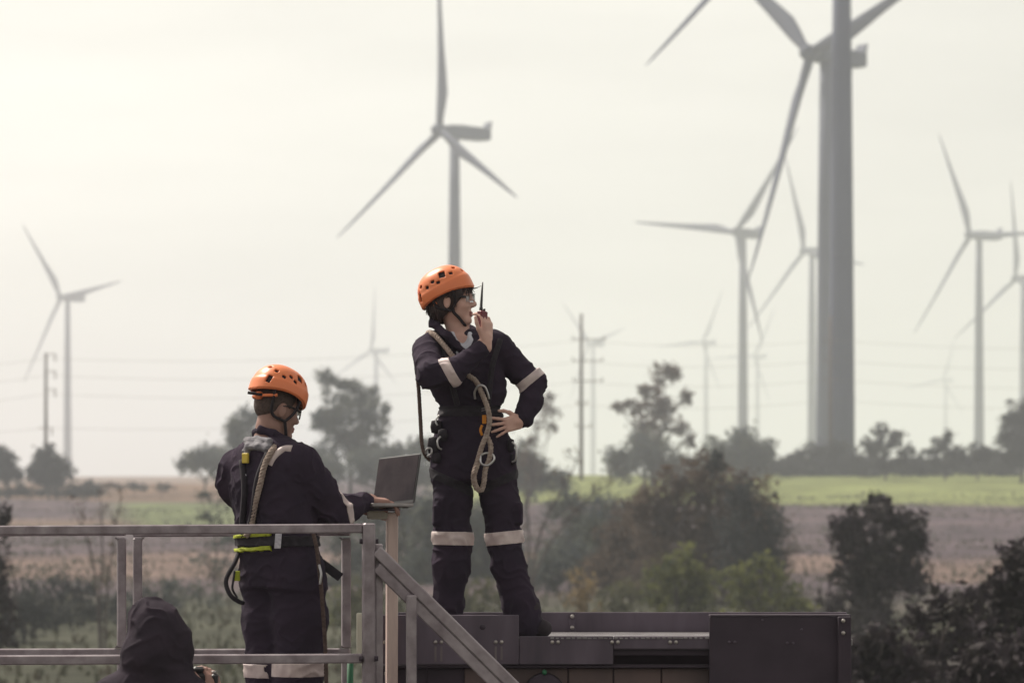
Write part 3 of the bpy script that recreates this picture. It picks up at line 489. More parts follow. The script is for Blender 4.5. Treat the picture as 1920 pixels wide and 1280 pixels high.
#PART2
# ------------------------------------------------------------------ body modelling: distance fields turned into one continuous surface
class Field:
    def __init__(s, lo, hi, vox):
        s.lo = np.array(lo, float); s.vox = vox; s.n = np.ceil((np.array(hi) - s.lo) / vox).astype(int) + 1
        s.F = np.full(s.n, 0.15, np.float32)
    def apply(s, fn, lo, hi, k=0.0, op='u', pad=0.025):
        p = pad + k; a_ = np.clip(np.floor((np.array(lo) - p - s.lo) / s.vox).astype(int), 0, s.n); b_ = np.clip(np.ceil((np.array(hi) + p - s.lo) / s.vox).astype(int) + 1, 0, s.n)
        if (b_ <= a_).any(): return s
        ax = [(s.lo[i] + s.vox * np.arange(a_[i], b_[i])).astype(np.float32) for i in range(3)]
        d = fn(ax[0][:, None, None], ax[1][None, :, None], ax[2][None, None, :]).astype(np.float32)
        sl = tuple(slice(a_[i], b_[i]) for i in range(3)); f = s.F[sl]
        if op == 'u':
            if k > 0: h = np.clip(0.5 + 0.5 * (f - d) / k, 0, 1); r = f * (1 - h) + d * h - k * h * (1 - h)
            else: r = np.minimum(f, d)
        else:
            if k > 0: h = np.clip(0.5 - 0.5 * (f + d) / k, 0, 1); r = f * (1 - h) - d * h + k * h * (1 - h)
            else: r = np.maximum(f, -d)
        s.F[sl] = r; return s
    def cone(s, a, b, ra, rb, k=0.03, op='u'):
        a = np.array(a, float); b = np.array(b, float); ab = b - a; L2 = float(ab @ ab) + 1e-9; R = max(ra, rb)
        def fn(x, y, z):
            t_ = np.clip(((x - a[0]) * ab[0] + (y - a[1]) * ab[1] + (z - a[2]) * ab[2]) / L2, 0, 1)
            return np.sqrt((x - a[0] - t_ * ab[0]) ** 2 + (y - a[1] - t_ * ab[1]) ** 2 + (z - a[2] - t_ * ab[2]) ** 2) - (ra + (rb - ra) * t_)
        return s.apply(fn, np.minimum(a, b) - R, np.maximum(a, b) + R, k, op)
    def chain(s, pts, rs, k=0.03):
        for i in range(len(pts) - 1): s.cone(pts[i], pts[i + 1], rs[i], rs[i + 1], k)
        return s
    def ell(s, c, r, R=None, k=0.03, op='u'):
        c = np.array(c, float); r = np.array(r, float); R = np.eye(3) if R is None else np.array(R, float); m = r.max()     # R columns: local axes
        def fn(x, y, z):
            X, Y, Z = x - c[0], y - c[1], z - c[2]; q = [(X * R[0, i] + Y * R[1, i] + Z * R[2, i]) for i in range(3)]
            k0 = np.sqrt(sum((q[i] / r[i]) ** 2 for i in range(3))); k1 = np.sqrt(sum((q[i] / r[i] ** 2) ** 2 for i in range(3))) + 1e-6
            return k0 * (k0 - 1) / k1
        return s.apply(fn, c - m, c + m, k, op)
    def box(s, c, h, R=None, rd=0.004, k=0.0, op='u'):
        c = np.array(c, float); h = np.array(h, float) - rd; R = np.eye(3) if R is None else np.array(R, float); m = np.linalg.norm(h) + rd
        def fn(x, y, z):
            X, Y, Z = x - c[0], y - c[1], z - c[2]; q = [np.abs(X * R[0, i] + Y * R[1, i] + Z * R[2, i]) - h[i] for i in range(3)]
            return np.sqrt(sum(np.maximum(v_, 0) ** 2 for v_ in q)) + np.minimum(np.maximum(np.maximum(q[0], q[1]), q[2]), 0) - rd
        return s.apply(fn, c - m, c + m, k, op)
    def loft(s, rows, rot=0.0, k=0.03):
        """rows: (z, cx, cy, rx, ry) sorted by z; rot turns the cross-section"""
        A = np.array(sorted(rows), float); cr, sr = math.cos(rot), math.sin(rot); m = A[:, 3:].max()
        def fn(x, y, z):
            g_ = lambda i: np.interp(z.ravel(), A[:, 0], A[:, i]).astype(np.float32)[None, None, :]
            X, Y = x - g_(1), y - g_(2); u, v = X * cr + Y * sr, -X * sr + Y * cr; rx, ry = g_(3), g_(4)
            e = (np.abs(u / rx) ** 2.3 + np.abs(v / ry) ** 2.3) ** (1 / 2.3)
            return np.maximum((e - 1) * np.minimum(rx, ry), np.maximum(z - A[-1, 0], A[0, 0] - z))
        lo = np.array([A[:, 1].min() - m, A[:, 2].min() - m, A[0, 0]]); hi = np.array([A[:, 1].max() + m, A[:, 2].max() + m, A[-1, 0]])
        return s.apply(fn, lo, hi, k)
    def mesh(s, smooth=1):
        Fg = s.F; Fg[[0, -1]] = 0.15; Fg[:, [0, -1]] = 0.15; Fg[:, :, [0, -1]] = 0.15
        S = (Fg < 0); n = S.shape; cnt = np.zeros((n[0] - 1, n[1] - 1, n[2] - 1), np.int8)
        for dx in (0, 1):
            for dy in (0, 1):
                for dz in (0, 1): cnt += S[dx:n[0] - 1 + dx, dy:n[1] - 1 + dy, dz:n[2] - 1 + dz]
        I = np.argwhere((cnt > 0) & (cnt < 8)); mp_ = np.full(cnt.shape, -1, np.int32); mp_[I[:, 0], I[:, 1], I[:, 2]] = np.arange(len(I))
        cor = [(a_, b_, c_) for a_ in (0, 1) for b_ in (0, 1) for c_ in (0, 1)]; vals = [Fg[I[:, 0] + a_, I[:, 1] + b_, I[:, 2] + c_] for a_, b_, c_ in cor]
        acc = np.zeros((len(I), 3)); num = np.zeros(len(I))
        for i in range(8):
            for j in range(i + 1, 8):
                if sum(abs(cor[i][q_] - cor[j][q_]) for q_ in range(3)) != 1: continue
                va, vb = vals[i], vals[j]; mk_ = (va < 0) != (vb < 0); t_ = va / np.where(mk_, va - vb, 1)
                p = np.array(cor[i])[None] + t_[:, None] * (np.array(cor[j]) - np.array(cor[i]))[None]; acc += p * mk_[:, None]; num += mk_
        V = s.lo + s.vox * (I + acc / num[:, None]); Q = []
        for axi in range(3):
            o1, o2 = (axi + 1) % 3, (axi + 2) % 3; sl0 = [slice(None)] * 3; sl1 = [slice(None)] * 3; sl0[axi] = slice(0, -1); sl1[axi] = slice(1, None)
            E = np.argwhere(S[tuple(sl0)] != S[tuple(sl1)])
            E = E[(E[:, o1] > 0) & (E[:, o2] > 0) & (E[:, o1] < n[o1] - 1) & (E[:, o2] < n[o2] - 1)]
            def cell(d1, d2): c_ = E.copy(); c_[:, o1] += d1; c_[:, o2] += d2; return mp_[c_[:, 0], c_[:, 1], c_[:, 2]]
            q_ = np.stack([cell(-1, -1), cell(0, -1), cell(0, 0), cell(-1, 0)], 1); ins = S[E[:, 0], E[:, 1], E[:, 2]]
            q_[~ins] = q_[~ins][:, ::-1]; Q.append(q_)
        Q = np.concatenate(Q); Q = Q[(Q >= 0).all(1)]
        for _ in range(smooth):
            A = np.zeros_like(V); cn = np.zeros(len(V))
            for a_, b_ in ((0, 1), (1, 2), (2, 3), (3, 0)):
                np.add.at(A, Q[:, a_], V[Q[:, b_]]); np.add.at(cn, Q[:, a_], 1); np.add.at(A, Q[:, b_], V[Q[:, a_]]); np.add.at(cn, Q[:, b_], 1)
            V = V * 0.5 + 0.5 * A / np.maximum(cn, 1)[:, None]
        return V, Q
def vnormals(V, Q):
    fn = np.cross(V[Q[:, 2]] - V[Q[:, 0]], V[Q[:, 3]] - V[Q[:, 1]]); N = np.zeros_like(V)
    for i in range(4): np.add.at(N, Q[:, i], fn)
    return N / (np.linalg.norm(N, axis=1)[:, None] + 1e-12)
def folds(V, Q, amp, seed=0.0, joints=()):
    N = vnormals(V, Q); d = np.zeros(len(V))
    for i, p in enumerate(V):
        a_ = mnoise.noise((p[0] * 9 + seed, p[1] * 9, p[2] * 5)); r_ = 1 - abs(mnoise.noise((p[0] * 11 + a_ * 1.5, p[1] * 11 + seed, p[2] * 17 + a_))) * 2
        d[i] = a_ * 0.7 + max(r_, 0) ** 2.5 * 1.3
    wj = np.full(len(V), 0.55)
    for c, r in joints: wj += 1.1 * np.exp(-((V - np.array(c)) ** 2).sum(1) / (r * r))
    return V + N * (d * amp * wj)[:, None]
def band_part(V, Q, p, axis, width, rmax, m, parent, name='reflective_band', off=0.004, thick=0.003, cuts=()):
    """a tape that follows the cloth: the slice of the garment round an axis, lifted off the surface"""
    p = np.array(p, float); ax = np.array(axis, float); ax /= np.linalg.norm(ax); N = vnormals(V, Q); c = V[Q].mean(1) - p; h = c @ ax; rad = np.linalg.norm(c - h[:, None] * ax, axis=1)
    sel = (np.abs(h) < width / 2 + 0.02) & (rad < rmax); q_ = Q[sel]; ids, inv = np.unique(q_, return_inverse=True); base = ORG[parent.name]
    bm = bmesh.new(); vs_ = [bm.verts.new(tuple(V[i] + N[i] * off - base)) for i in ids]
    for f in inv.reshape(q_.shape):
        try: bm.faces.new([vs_[i] for i in f])
        except ValueError: pass
    for s_, o_ in ((1, width / 2), (-1, width / 2)):
        bmesh.ops.bisect_plane(bm, geom=bm.verts[:] + bm.edges[:] + bm.faces[:], plane_co=tuple(p - base + ax * s_ * o_), plane_no=tuple(ax * s_), clear_outer=True)
    for co, no in cuts: bmesh.ops.bisect_plane(bm, geom=bm.verts[:] + bm.edges[:] + bm.faces[:], plane_co=tuple(np.array(co) - base), plane_no=tuple(no), clear_outer=True)
    me = bpy.data.meshes.new(name); bm.to_mesh(me); bm.free(); me.materials.append(m); me.polygons.foreach_set('use_smooth', [True] * len(me.polygons))
    o = link_mesh(name, me, parent); ORG[o.name] = base; sm = o.modifiers.new('thickness', 'SOLIDIFY'); sm.thickness = thick + off; sm.offset = -1; return o
def unit(v): v = np.array(v, float); return v / np.linalg.norm(v)
def frame(f, u):
    f = unit(f); u = np.array(u, float); u = unit(u - f * (u @ f)); l_ = np.cross(u, f); return np.stack([f, l_, u], 1)      # columns forward, left, up
def hand(fd, wrist, d, n, left, curl, spread=0.05, thumb=(0.5, 0.75, 0.25), sc=1.0):
    d = unit(d); n = np.array(n, float); n = unit(n - d * (n @ d)); s = np.cross(n, d) if left else np.cross(d, n); wr = np.array(wrist, float)
    pc = wr + d * 0.05 * sc; fd.cone(wr - d * .03, wr + d * .02, .027 * sc, .026 * sc, .01)
    fd.box(pc, np.array((0.048, 0.040, 0.0135)) * sc, np.stack([d, s, n], 1), 0.012 * sc, 0.012)
    for i, (o_, L_, r_) in enumerate(((0.030, .078, .0092), (0.010, .086, .0094), (-0.010, .080, .0090), (-0.030, .062, .0080))):
        p = wr + (d * 0.092 + s * o_) * sc; a_ = 0.0; sd_ = s * (o_ / 0.03) * spread
        for j, fr in enumerate((.44, .31, .25)):
            a_ += curl[i] * (0.8, 1.1, 0.8)[j]; dr = unit(d * math.cos(a_) + n * math.sin(a_) + sd_); e = p + dr * L_ * fr * sc
            fd.cone(p, e, r_ * (1 - .08 * j) * sc, r_ * (0.93 - .1 * j) * sc, 0.004); p = e
    p = wr + (d * 0.02 + s * 0.026 + n * .004) * sc
    for L_, r_, q_ in ((.045, .013, thumb), (.034, .0105, (thumb[0] * .7, thumb[1] * 1.2, thumb[2] * 1.2)), (.026, .009, (thumb[0] * .35, thumb[1] * 1.35, thumb[2] * 1.6))):
        dr = unit(s * q_[0] + d * q_[1] + n * q_[2]); e = p + dr * L_ * sc; fd.cone(p, e, r_ * sc, r_ * .9 * sc, 0.006); p = e
def head(fd, C_, R, sc=1.0, ears=True):
    P = lambda f, l_, u: C_ + R @ (np.array((f, l_, u)) * sc)
    fd.ell(P(-.005, 0, .012), np.array((.097, .074, .100)) * sc, R, .02); fd.ell(P(.043, 0, -.045), np.array((.053, .058, .072)) * sc, R, .03)
    fd.ell(P(.022, 0, -.085), np.array((.056, .050, .036)) * sc, R, .025); fd.cone(P(.078, .012, -.117), P(.078, -.012, -.117), .019 * sc, .019 * sc, .02)
    fd.cone(P(.092, 0, -.004), P(.112, 0, -.040), .008 * sc, .0125 * sc, .014); fd.cone(P(.102, .011, -.046), P(.102, -.011, -.046), .009 * sc, .009 * sc, .008)
    fd.cone(P(.083, .032, .010), P(.083, -.032, .010), .010 * sc, .010 * sc, .016)
    for q_ in (-1, 1):
        fd.ell(P(.098, q_ * .030, -.014), np.array((.014, .015, .010)) * sc, R, .008, 's'); fd.ell(P(.060, q_ * .040, -.045), np.array((.03, .022, .022)) * sc, R, .02)
        if ears:
            fd.ell(P(-.008, q_ * .074, -.030), np.array((.020, .008, .032)) * sc, R, .006); fd.ell(P(-.002, q_ * .083, -.028), np.array((.009, .005, .018)) * sc, R, .004, 's')
    fd.cone(P(.093, .014, -.079), P(.093, -.014, -.079), .0075 * sc, .0075 * sc, .006); fd.cone(P(.091, .012, -.092), P(.091, -.012, -.092), .0085 * sc, .0085 * sc, .006)
    return P
def face_parts(P, R, sc, parent, lipmat):
    for q_ in (-1, 1):
        o = MB().ball(P(.081, q_ * .030, -.013), .0125 * sc, 12).build('eye', M['eye'], parent, True); MB().ball(P(.0895, q_ * .030, -.013), .0055 * sc, 8).build('iris', M['iris'], o, True)
        MB().tube([P(.086, q_ * .052, .010), P(.096, q_ * .035, .017), P(.100, q_ * .014, .012)], [.003, .0042, .003], 6).build('eyebrow', M['hair'], parent, True)
    fl = Field(P(.09, 0, -.085) - .05, P(.09, 0, -.085) + .05, .0025); fl.cone(P(.094, .015, -.080), P(.094, -.015, -.080), .0075, .0075, 0); fl.cone(P(.093, .013, -.091), P(.093, -.013, -.091), .0082, .0082, .003)
    mk('lips', *fl.mesh(1), lipmat, parent, True)
# ------------------------------------------------------------------ helmets
def helmet(C_, R, label, dial=False, sc=1.0):
    fd = Field((-.19, -.17, -.08), (.19, .17, .17), .0032); p = 2.3
    def dome(a_, b_, c_, step):
        def fn(x, y, z):
            zz = np.maximum(z, 0); e = step * (1 / (1 + np.exp((z - 0.034 - 0.05 * x) / 0.0025))); return ((np.abs(x / (a_ + e)) ** p + np.abs(y / (b_ + e)) ** p + np.abs(zz / c_) ** p) ** (1 / p) - 1) * min(a_, b_, c_)
        return fn
    O_, B_ = dome(.130, .110, .122, .004), (np.array((-.17, -.15, -.07)), np.array((.17, .15, .15)))
    fd.apply(O_, *B_); fd.apply(dome(.121, .101, .112, .0), *B_, 0, 's')
    fd.apply(lambda x, y, z: z - (-.030 + .020 * (1 - (x / .134) ** 2) + .0 * y), *B_, 0, 's')
    dirs = []
    for s_ in (-1, 1):
        for az, el, hw, hh in ((72, 38, .0150, .0170), (90, 24, .0092, .0078), (104, 31, .0092, .0078), (122, 23, .0092, .0078), (142, 30, .0092, .0078), (150, 8, .0120, .0180), (163, 38, .0092, .0078), (50, 30, .0092, .0078), (30, 40, .0092, .0078), (13, 26, .0092, .0078)):
            a_ = math.radians(az) * s_; e_ = math.radians(el); v = np.array((math.cos(a_) * math.cos(e_), math.sin(a_) * math.cos(e_), math.sin(e_)))
            tt = 1 / ((abs(v[0] / .13) ** p + abs(v[1] / .11) ** p + abs(v[2] / .122) ** p) ** (1 / p)); c = v * tt; n_ = unit(c / np.array((.13, .11, .122)) ** 2); up = np.array((0, 0, 1.0)); tx = unit(np.cross(up, n_)); ty = np.cross(n_, tx)
            tw = math.radians(12) * s_; fd.box(c, (hw, hh, .02), np.stack([tx * math.cos(tw) + ty * math.sin(tw), ty * math.cos(tw) - tx * math.sin(tw), n_], 1), .0035, 0, 's')
    Vh, Qh = fd.mesh(1); T_ = lambda v: C_ + (np.asarray(v) * sc) @ R.T
    root = thing('safety_helmet', tuple(T_((0, 0, -.03))), label, 'helmet', 'orange safety helmets'); mk('shell', T_(Vh), Qh, M['orange'], root, True)
    fl = Field((-.19, -.17, -.08), (.19, .17, .17), .006); fl.apply(dome(.1215, .1015, .1125, 0), *B_); fl.apply(lambda x, y, z: z - (-.012 + .020 * (1 - (x / .134) ** 2) + 0 * y), *B_, 0, 's'); fl.apply(dome(.108, .088, .100, 0), *B_, 0, 's')
    Vl, Ql = fl.mesh(1); mk('liner', T_(Vl), Ql, M['liner'], root, True)
    MB().tube(T_(np.array([(.128 * math.cos(a_), .107 * math.sin(a_), -.030 + .020 * (1 - math.cos(a_) ** 2)) for a_ in np.linspace(0, 2 * math.pi, 41)])), .0042, 6, False).build('rim_edge', M['orange'], root, True)
    if dial:
        d = MB(); a_ = T_((-.105, -.012, -.055)); d.tube([a_ - R[:, 1] * .012, a_ + R[:, 1] * .012], .017, 14); d.build('adjuster_dial', M['orange'], root, True)
        MB().tube([T_((-.10, -.03, -.052)), T_((-.128, -.022, -.058)), T_((-.155, .0, -.062))], [.006, .0065, .007], 8).build('adjuster_tail', M['strap'], root, True)
        MB().tube([T_((-.06, -.085, -.04)), T_((-.095, -.04, -.052)), T_((-.10, .0, -.055)), T_((-.095, .04, -.052)), T_((-.06, .085, -.04))], .007, 8).build('headband', M['orange'], root, True)
    else:
        MB().tube([T_((-.05, -.085, -.035)), T_((-.095, -.04, -.05)), T_((-.10, .0, -.055)), T_((-.095, .04, -.05)), T_((-.05, .085, -.035))], .006, 8).build('headband', M['orange'], root, True)
        MB().tube([T_((-.10, -.02, -.055)), T_((-.112, -.02, -.068)), T_((-.110, -.02, -.082))], .005, 8).build('adjuster_tail', M['strap'], root, True)
    return root, T_
def slab_mark(root, T_, R):
    a_ = math.radians(-150); p = 2.3; v = np.array((math.cos(a_) * .93, math.sin(a_) * .93, .37)); tt = 1 / ((abs(v[0] / .13) ** p + abs(v[1] / .11) ** p + abs(v[2] / .122) ** p) ** (1 / p)); c = v * tt
    n_ = unit(c / np.array((.13, .11, .122)) ** 2); tx = unit(np.cross((0, 0, 1.0), n_)); ty = np.cross(n_, tx); o = c + n_ * .0015
    P = [o - tx * .008 - ty * .007, o + tx * .008 - ty * .007, o + ty * .009]; V_ = [T_(q_) for q_ in P] + [T_(q_ - n_ * .004) for q_ in P]
    mk('red_mark', V_, [(0, 1, 2), (5, 4, 3), (0, 3, 4, 1), (1, 4, 5, 2), (2, 5, 3, 0)], M['red_mark'], root)
def strap_part(root, pts, name='chin_strap', wd=.007):
    P = smooth_path(pts, 8); MB().tube(P, wd, 6).build(name, M['strap'], root, True)
def glasses(P, label):
    org = P(.1, 0, -.02); root = thing('safety_glasses', tuple(org), label, 'glasses'); n = 25; Vv = []; Fq = []
    for a_ in np.radians(np.linspace(-52, 52, n)):
        for r_ in (0, .0022):
            for h_ in (-.034 + .012 * math.exp(-(math.degrees(a_) / 9) ** 2), -.012, .008): Vv.append(P((.040 + (.074 - r_) * math.cos(a_)), (.086 - r_) * math.sin(a_), h_))
    for i in range(n - 1):
        o = i * 6; q_ = o + 6; Fq += [(o, q_, q_ + 1, o + 1), (o + 1, q_ + 1, q_ + 2, o + 2), (o + 3, o + 4, q_ + 4, q_ + 3), (o + 4, o + 5, q_ + 5, q_ + 4), (o, o + 3, q_ + 3, q_), (o + 2, q_ + 2, q_ + 5, o + 5)]
    e = (n - 1) * 6; Fq += [(0, 1, 4, 3), (1, 2, 5, 4), (e, e + 3, e + 4, e + 1), (e + 1, e + 4, e + 5, e + 2)]
    mk('lens', Vv, Fq, M['lens'], root, True)
    a_ = np.radians(np.linspace(-52, 52, 21)); MB().tube([P(.040 + .0745 * math.cos(t_), .0865 * math.sin(t_), .009) for t_ in a_], .0016, 6).build('brow_bar', M['lens'], root, True)
    for s_ in (-1, 1):
        MB().tube([P(.084, s_ * .069, -.010), P(.06, s_ * .076, -.008), P(.02, s_ * .080, -.004), P(-.012, s_ * .080, -.012)], [.007, .006, .003, .0025], 6).build('temple', M['blackp'], root, True)
# ------------------------------------------------------------------ the worker with the radio
DW = 13.33
W = lambda px, py, dy=0.0: at(px, py, DW + dy)
wo = W(905, 1191); wp = thing('person', tuple(wo), 'person in navy coverall and harness standing on the steel platform, hand on hip', 'person')
Rw = frame((0.985, -0.17, 0.02), (0.02, 0, 1)); Cw = W(846, 556, .0)
fd = Field(wo + (-.42, -.48, -.02), wo + (.42, .32, 1.80), .004)
Pw = head(fd, Cw, Rw, .98)
fd.chain([W(845, 585, .01), W(858, 615, .015), W(868, 655, .02)], [.050, .049, .055], .02)
fd.loft([(W(0, 632)[2], *W(868, 632, .02)[:2], .09, .06), (W(0, 680)[2], *W(868, 680, .02)[:2], .13, .085), (W(0, 762)[2], *W(881, 762, .02)[:2], .10, .08), (W(0, 870)[2], *W(887, 870, .02)[:2], .15, .095)], 0, .03)
fd.chain([W(812, 652), W(809, 704, -.21), W(850, 697, -.235), W(909, 641, -.22)], [.045, .042, .036, .027], .02); fd.chain([W(930, 650), W(1000, 718, .03), W(981, 787, -.05)], [.045, .042, .027], .02)
fd.chain([W(850, 850, .02), W(848, 1008, 0), W(839, 1160, .02)], [.08, .055, .04], .02); fd.chain([W(925, 850, .02), W(945, 1008, 0), W(988, 1150, 0)], [.08, .055, .04], .02)
fd.cone(W(839, 1160, .02), W(842, 1174, -.06), .03, .02, .01); fd.cone(W(988, 1150), W(1003, 1174, -.01), .03, .02, .01)
hand(fd, W(912, 640, -.22), (.02, .03, 1), (-.80, .6, 0), False, (.60, .58, .60, .64), .03, (.62, .85, .10), .95)
hand(fd, W(977, 789, -.065), (-.86, -.42, -.24), (-.42, .9, .05), True, (.16, .12, .12, .16), .34, (.75, .8, .05), .90)
Vb, Qb = fd.mesh(1); mk('body', Vb, Qb, M['skin_w'], wp, True); face_parts(Pw, Rw, .98, wp, M['lip'])
fc = Field(wo + (-.46, -.48, -.02), wo + (.48, .34, 1.60), .006)
rows = [(py, xl, xr, ry) for py, xl, xr, ry in ((634, 808, 932, .075), (648, 790, 946, .10), (680, 790, 947, .125), (715, 798, 951, .130), (742, 808, 953, .130), (756, 820, 944, .120), (766, 824, 938, .112), (790, 815, 950, .118), (830, 806, 962, .130), (872, 806, 968, .132), (900, 810, 968, .12))]
fc.loft([(W(0, py)[2], *W((xl + xr) / 2, py, .02)[:2], ((xr - xl) / 2 - 4) * DW / F, ry - .008) for py, xl, xr, ry in rows], 0, .02)
fc.cone(W(815, 645, .01), W(925, 642, .01), .062, .062, .03)
fc.chain([W(803, 657, -.01), W(808, 703, -.22), W(848, 698, -.24), W(900, 656, -.225)], [.072, .061, .055, .040], .025)
fc.chain([W(934, 652, .01), W(970, 690, .03), W(999, 718, .03), W(995, 752, -.01), W(981, 783, -.05)], [.069, .058, .060, .051, .043], .02)
fc.cone(W(985, 775, -.05), W(994, 792, -.04), .02, .012, .02)
fc.chain([W(848, 860, .02), W(849, 940, .0), W(848, 1008, 0), W(847, 1060, .01), W(840, 1130, .02), W(839, 1180, .02)], [.096, .083, .079, .083, .066, .066], .03)
fc.chain([W(926, 860, .02), W(938, 940, .01), W(945, 1008, 0), W(953, 1060, .0), W(975, 1130, .0), W(989, 1172, -.01)], [.096, .083, .074, .077, .076, .072], .03)
fc.box(W(823, 966, -.01), (.026, .055, .045), None, .008, .008); fc.box(W(970, 962, 0.0), (.020, .060, .05), None, .008, .008)      # cargo pockets
fc.chain([W(874, 664, -.10), W(838, 628, -.095), W(812, 606, -.02), W(818, 600, .06), W(850, 603, .10), W(886, 618, .06), W(898, 634, -.04), W(882, 664, -.10)], [.014, .018, .019, .017, .016, .016, .015, .013], .012)
# open V of the collar
tri = np.array([W(846, 626)[[0, 2]], W(888, 622)[[0, 2]], W(877, 664)[[0, 2]]])
def vcut(x, y, z):
    d = None
    for i in range(3):
        p0, p1 = tri[i], tri[(i + 1) % 3]; e = p1 - p0; n_ = np.array((e[1], -e[0])) / np.linalg.norm(e)
        if (tri[(i + 2) % 3] - p0) @ n_ > 0: n_ = -n_
        v = (x - p0[0]) * n_[0] + (z - p0[1]) * n_[1] + 0 * y; d = v if d is None else np.maximum(d, v)
    return np.maximum(d, y - (DW - .03))
fc.apply(vcut, np.array((tri[:, 0].min(), DW - .2, tri[:, 1].min())), np.array((tri[:, 0].max(), DW - .0, tri[:, 1].max())), .006, 's')
Vc, Qc = fc.mesh(2); Vc = folds(Vc, Qc, .0085, 1.3, [(W(810, 700, -.2), .08), (W(1000, 720), .09), (W(880, 755), .1), (W(848, 1020), .09), (W(945, 1020), .09), (W(985, 1150), .08), (W(840, 1150), .08)])
mk('coverall', Vc, Qc, M['coverall'], wp, True)
ft = Field(W(868, 645) - (.14, .2, .10), W(868, 645) + (.14, .12, .10), .005)
ft.loft([(W(0, 670)[2], *W(868, 670, .01)[:2], .115, .100), (W(0, 640)[2], *W(868, 640, .01)[:2], .10, .085), (W(0, 622)[2], *W(862, 622, .015)[:2], .066, .064)], 0, 0)
ft.cone(W(862, 600, .0), W(867, 634, -.07), .036, .03, .01, 's'); mk('undershirt', *ft.mesh(1), M['tee'], wp, True)
for c, ax_, wd, rm in ((W(848, 1009), (0.02, 0, 1), .062, .125), (W(946, 1008), (-.10, 0, 1), .060, .115)): band_part(Vc, Qc, c, ax_, wd, rm, M['band'], wp)
e0, e1 = W(810, 716, -.22), W(900, 660, -.225); band_part(Vc, Qc, W(846, 699, -.24), (1, -.1, .55), .046, .085, M['band'], wp, cuts=())
e0, e1 = W(934, 652, .01), W(999, 718, .03); band_part(Vc, Qc, e0 + (e1 - e0) * .90, (1.0, 0.1, -1.25), .040, .085, M['band'], wp)
# harness
band_part(Vc, Qc, W(881, 772), (0, 0, 1), .045, .2, M['harness'], wp, 'waist_belt', .005, .005)
for c, ax_ in ((W(848, 905), (.45, 0, 1)), (W(932, 905), (-.45, 0, 1))): band_part(Vc, Qc, c, ax_, .040, .125, M['harness'], wp, 'leg_strap', .003, .004, cuts=[(W(890, 905), (1 if ax_[0] > 0 else -1, 0, 0))])
for (x0, x1) in ((822, 858), (930, 915)): MB().tube(smooth_path([W(x0 + 8, 636, -.07), W((x0 + x1) / 2, 690, -.125), W(x1, 760, -.125)], 6), .014, 6).build('chest_strap', M['harness'], wp, True)
gl = MB()
for c, r_, sq in ((W(818, 800, -.06), .028, (1, .8, 1.2)), (W(812, 835, -.08), .030, (.9, .9, 1.4)), (W(818, 858, -.09), .022, (1, .8, 1.2)), (W(830, 815, -.10), .024, (1, .6, 1.2)), (W(958, 835, -.06), .022, (.8, .8, 1.5)), (W(962, 862, -.05), .020, (.7, .8, 1.4))):
    o = MB().ball((0, 0, 0), 1, 8); nv = [np.sign(v) * np.abs(v) ** .6 * r_ * np.array(sq) + np.array(c) for v in np.array(o.v)]; MB().add(nv, o.f).build('tool_pouch', M['harness'], wp, True)
for pts in ([W(960, 828, -.09), W(968, 838, -.10), W(967, 860, -.10), W(960, 866, -.09)], [W(826, 818, -.14), W(820, 826, -.15), W(822, 838, -.15), W(828, 842, -.14)], [W(824, 778, -.10), W(817, 788, -.10), W(820, 797, -.11)]): MB().tube(smooth_path(pts, 6), .0045, 6).build('harness_buckle', M['steel'], wp, True)
MB().box(W(908, 786, -.146) - (.010, .004, .020), W(908, 786, -.146) + (.010, .004, .020), bevel=.002).build('orange_tab', M['orange_web'], wp); MB().tube(smooth_path([W(904, 797, -.146), W(901, 806, -.150), W(904, 816, -.150)], 5), .006, 6).build('orange_tab', M['orange_web'], wp, True)
for pts in ([W(903, 766, -.145), W(910, 764, -.150)], [W(903, 770, -.145), W(910, 768, -.150)]): MB().tube(pts, .003, 6).build('harness_buckle', M['steel'], wp)
# boots
for c, toe, a_ in ((W(840, 1172, .02), W(842, 1184, -.14), 0), (W(990, 1166, 0), W(1019, 1181, -.03), 1)):
    fb_ = Field(np.minimum(c, toe) - .12, np.maximum(c, toe) + .12, .005); bz = wo[2] - .002
    fb_.cone(np.array((c[0], c[1], c[2] + .06)), np.array((c[0], c[1], bz + .05)), .062, .058, .02); fb_.cone(np.array((c[0], c[1], bz + .045)), np.array((toe[0], toe[1], bz + .036)), .050, .040, .03)
    fb_.apply(lambda x, y, z: z - bz + 0 * x + 0 * y, fb_.lo, fb_.lo + fb_.n * fb_.vox, 0, 's'); mk('boot', *fb_.mesh(1), M['boot'], wp, True)
# hair
fh = Field(Cw - .19, Cw + .19, .004); fh.ell(Pw(-.012, 0, .010), (.100, .083, .104), Rw, .01); fh.ell(Pw(-.055, 0, -.055), (.060, .076, .075), Rw, .03); fh.ell(Pw(-.030, -.064, -.040), (.030, .020, .050), Rw, .02); fh.ell(Pw(-.030, .064, -.040), (.030, .020, .050), Rw, .02)
fh.ell(Pw(.030, -.066, .012), (.042, .018, .045), Rw, .02); fh.ell(Pw(.030, .066, .012), (.042, .018, .045), Rw, .02)
fh.ell(Pw(.088, 0, -.075), (.068, .09, .098), Rw, .01, 's'); fh.ell(Pw(-.004, -.083, -.034), (.020, .018, .030), Rw, .006, 's'); fh.cone(Pw(.0, 0, -.10), Pw(.02, 0, -.2), .055, .06, .01, 's')
Vh, Qh = fh.mesh(1); Vh = folds(Vh, Qh, .005, 5.0); mk('hair', Vh, Qh, M['hair'], wp, True)
fr = MB()
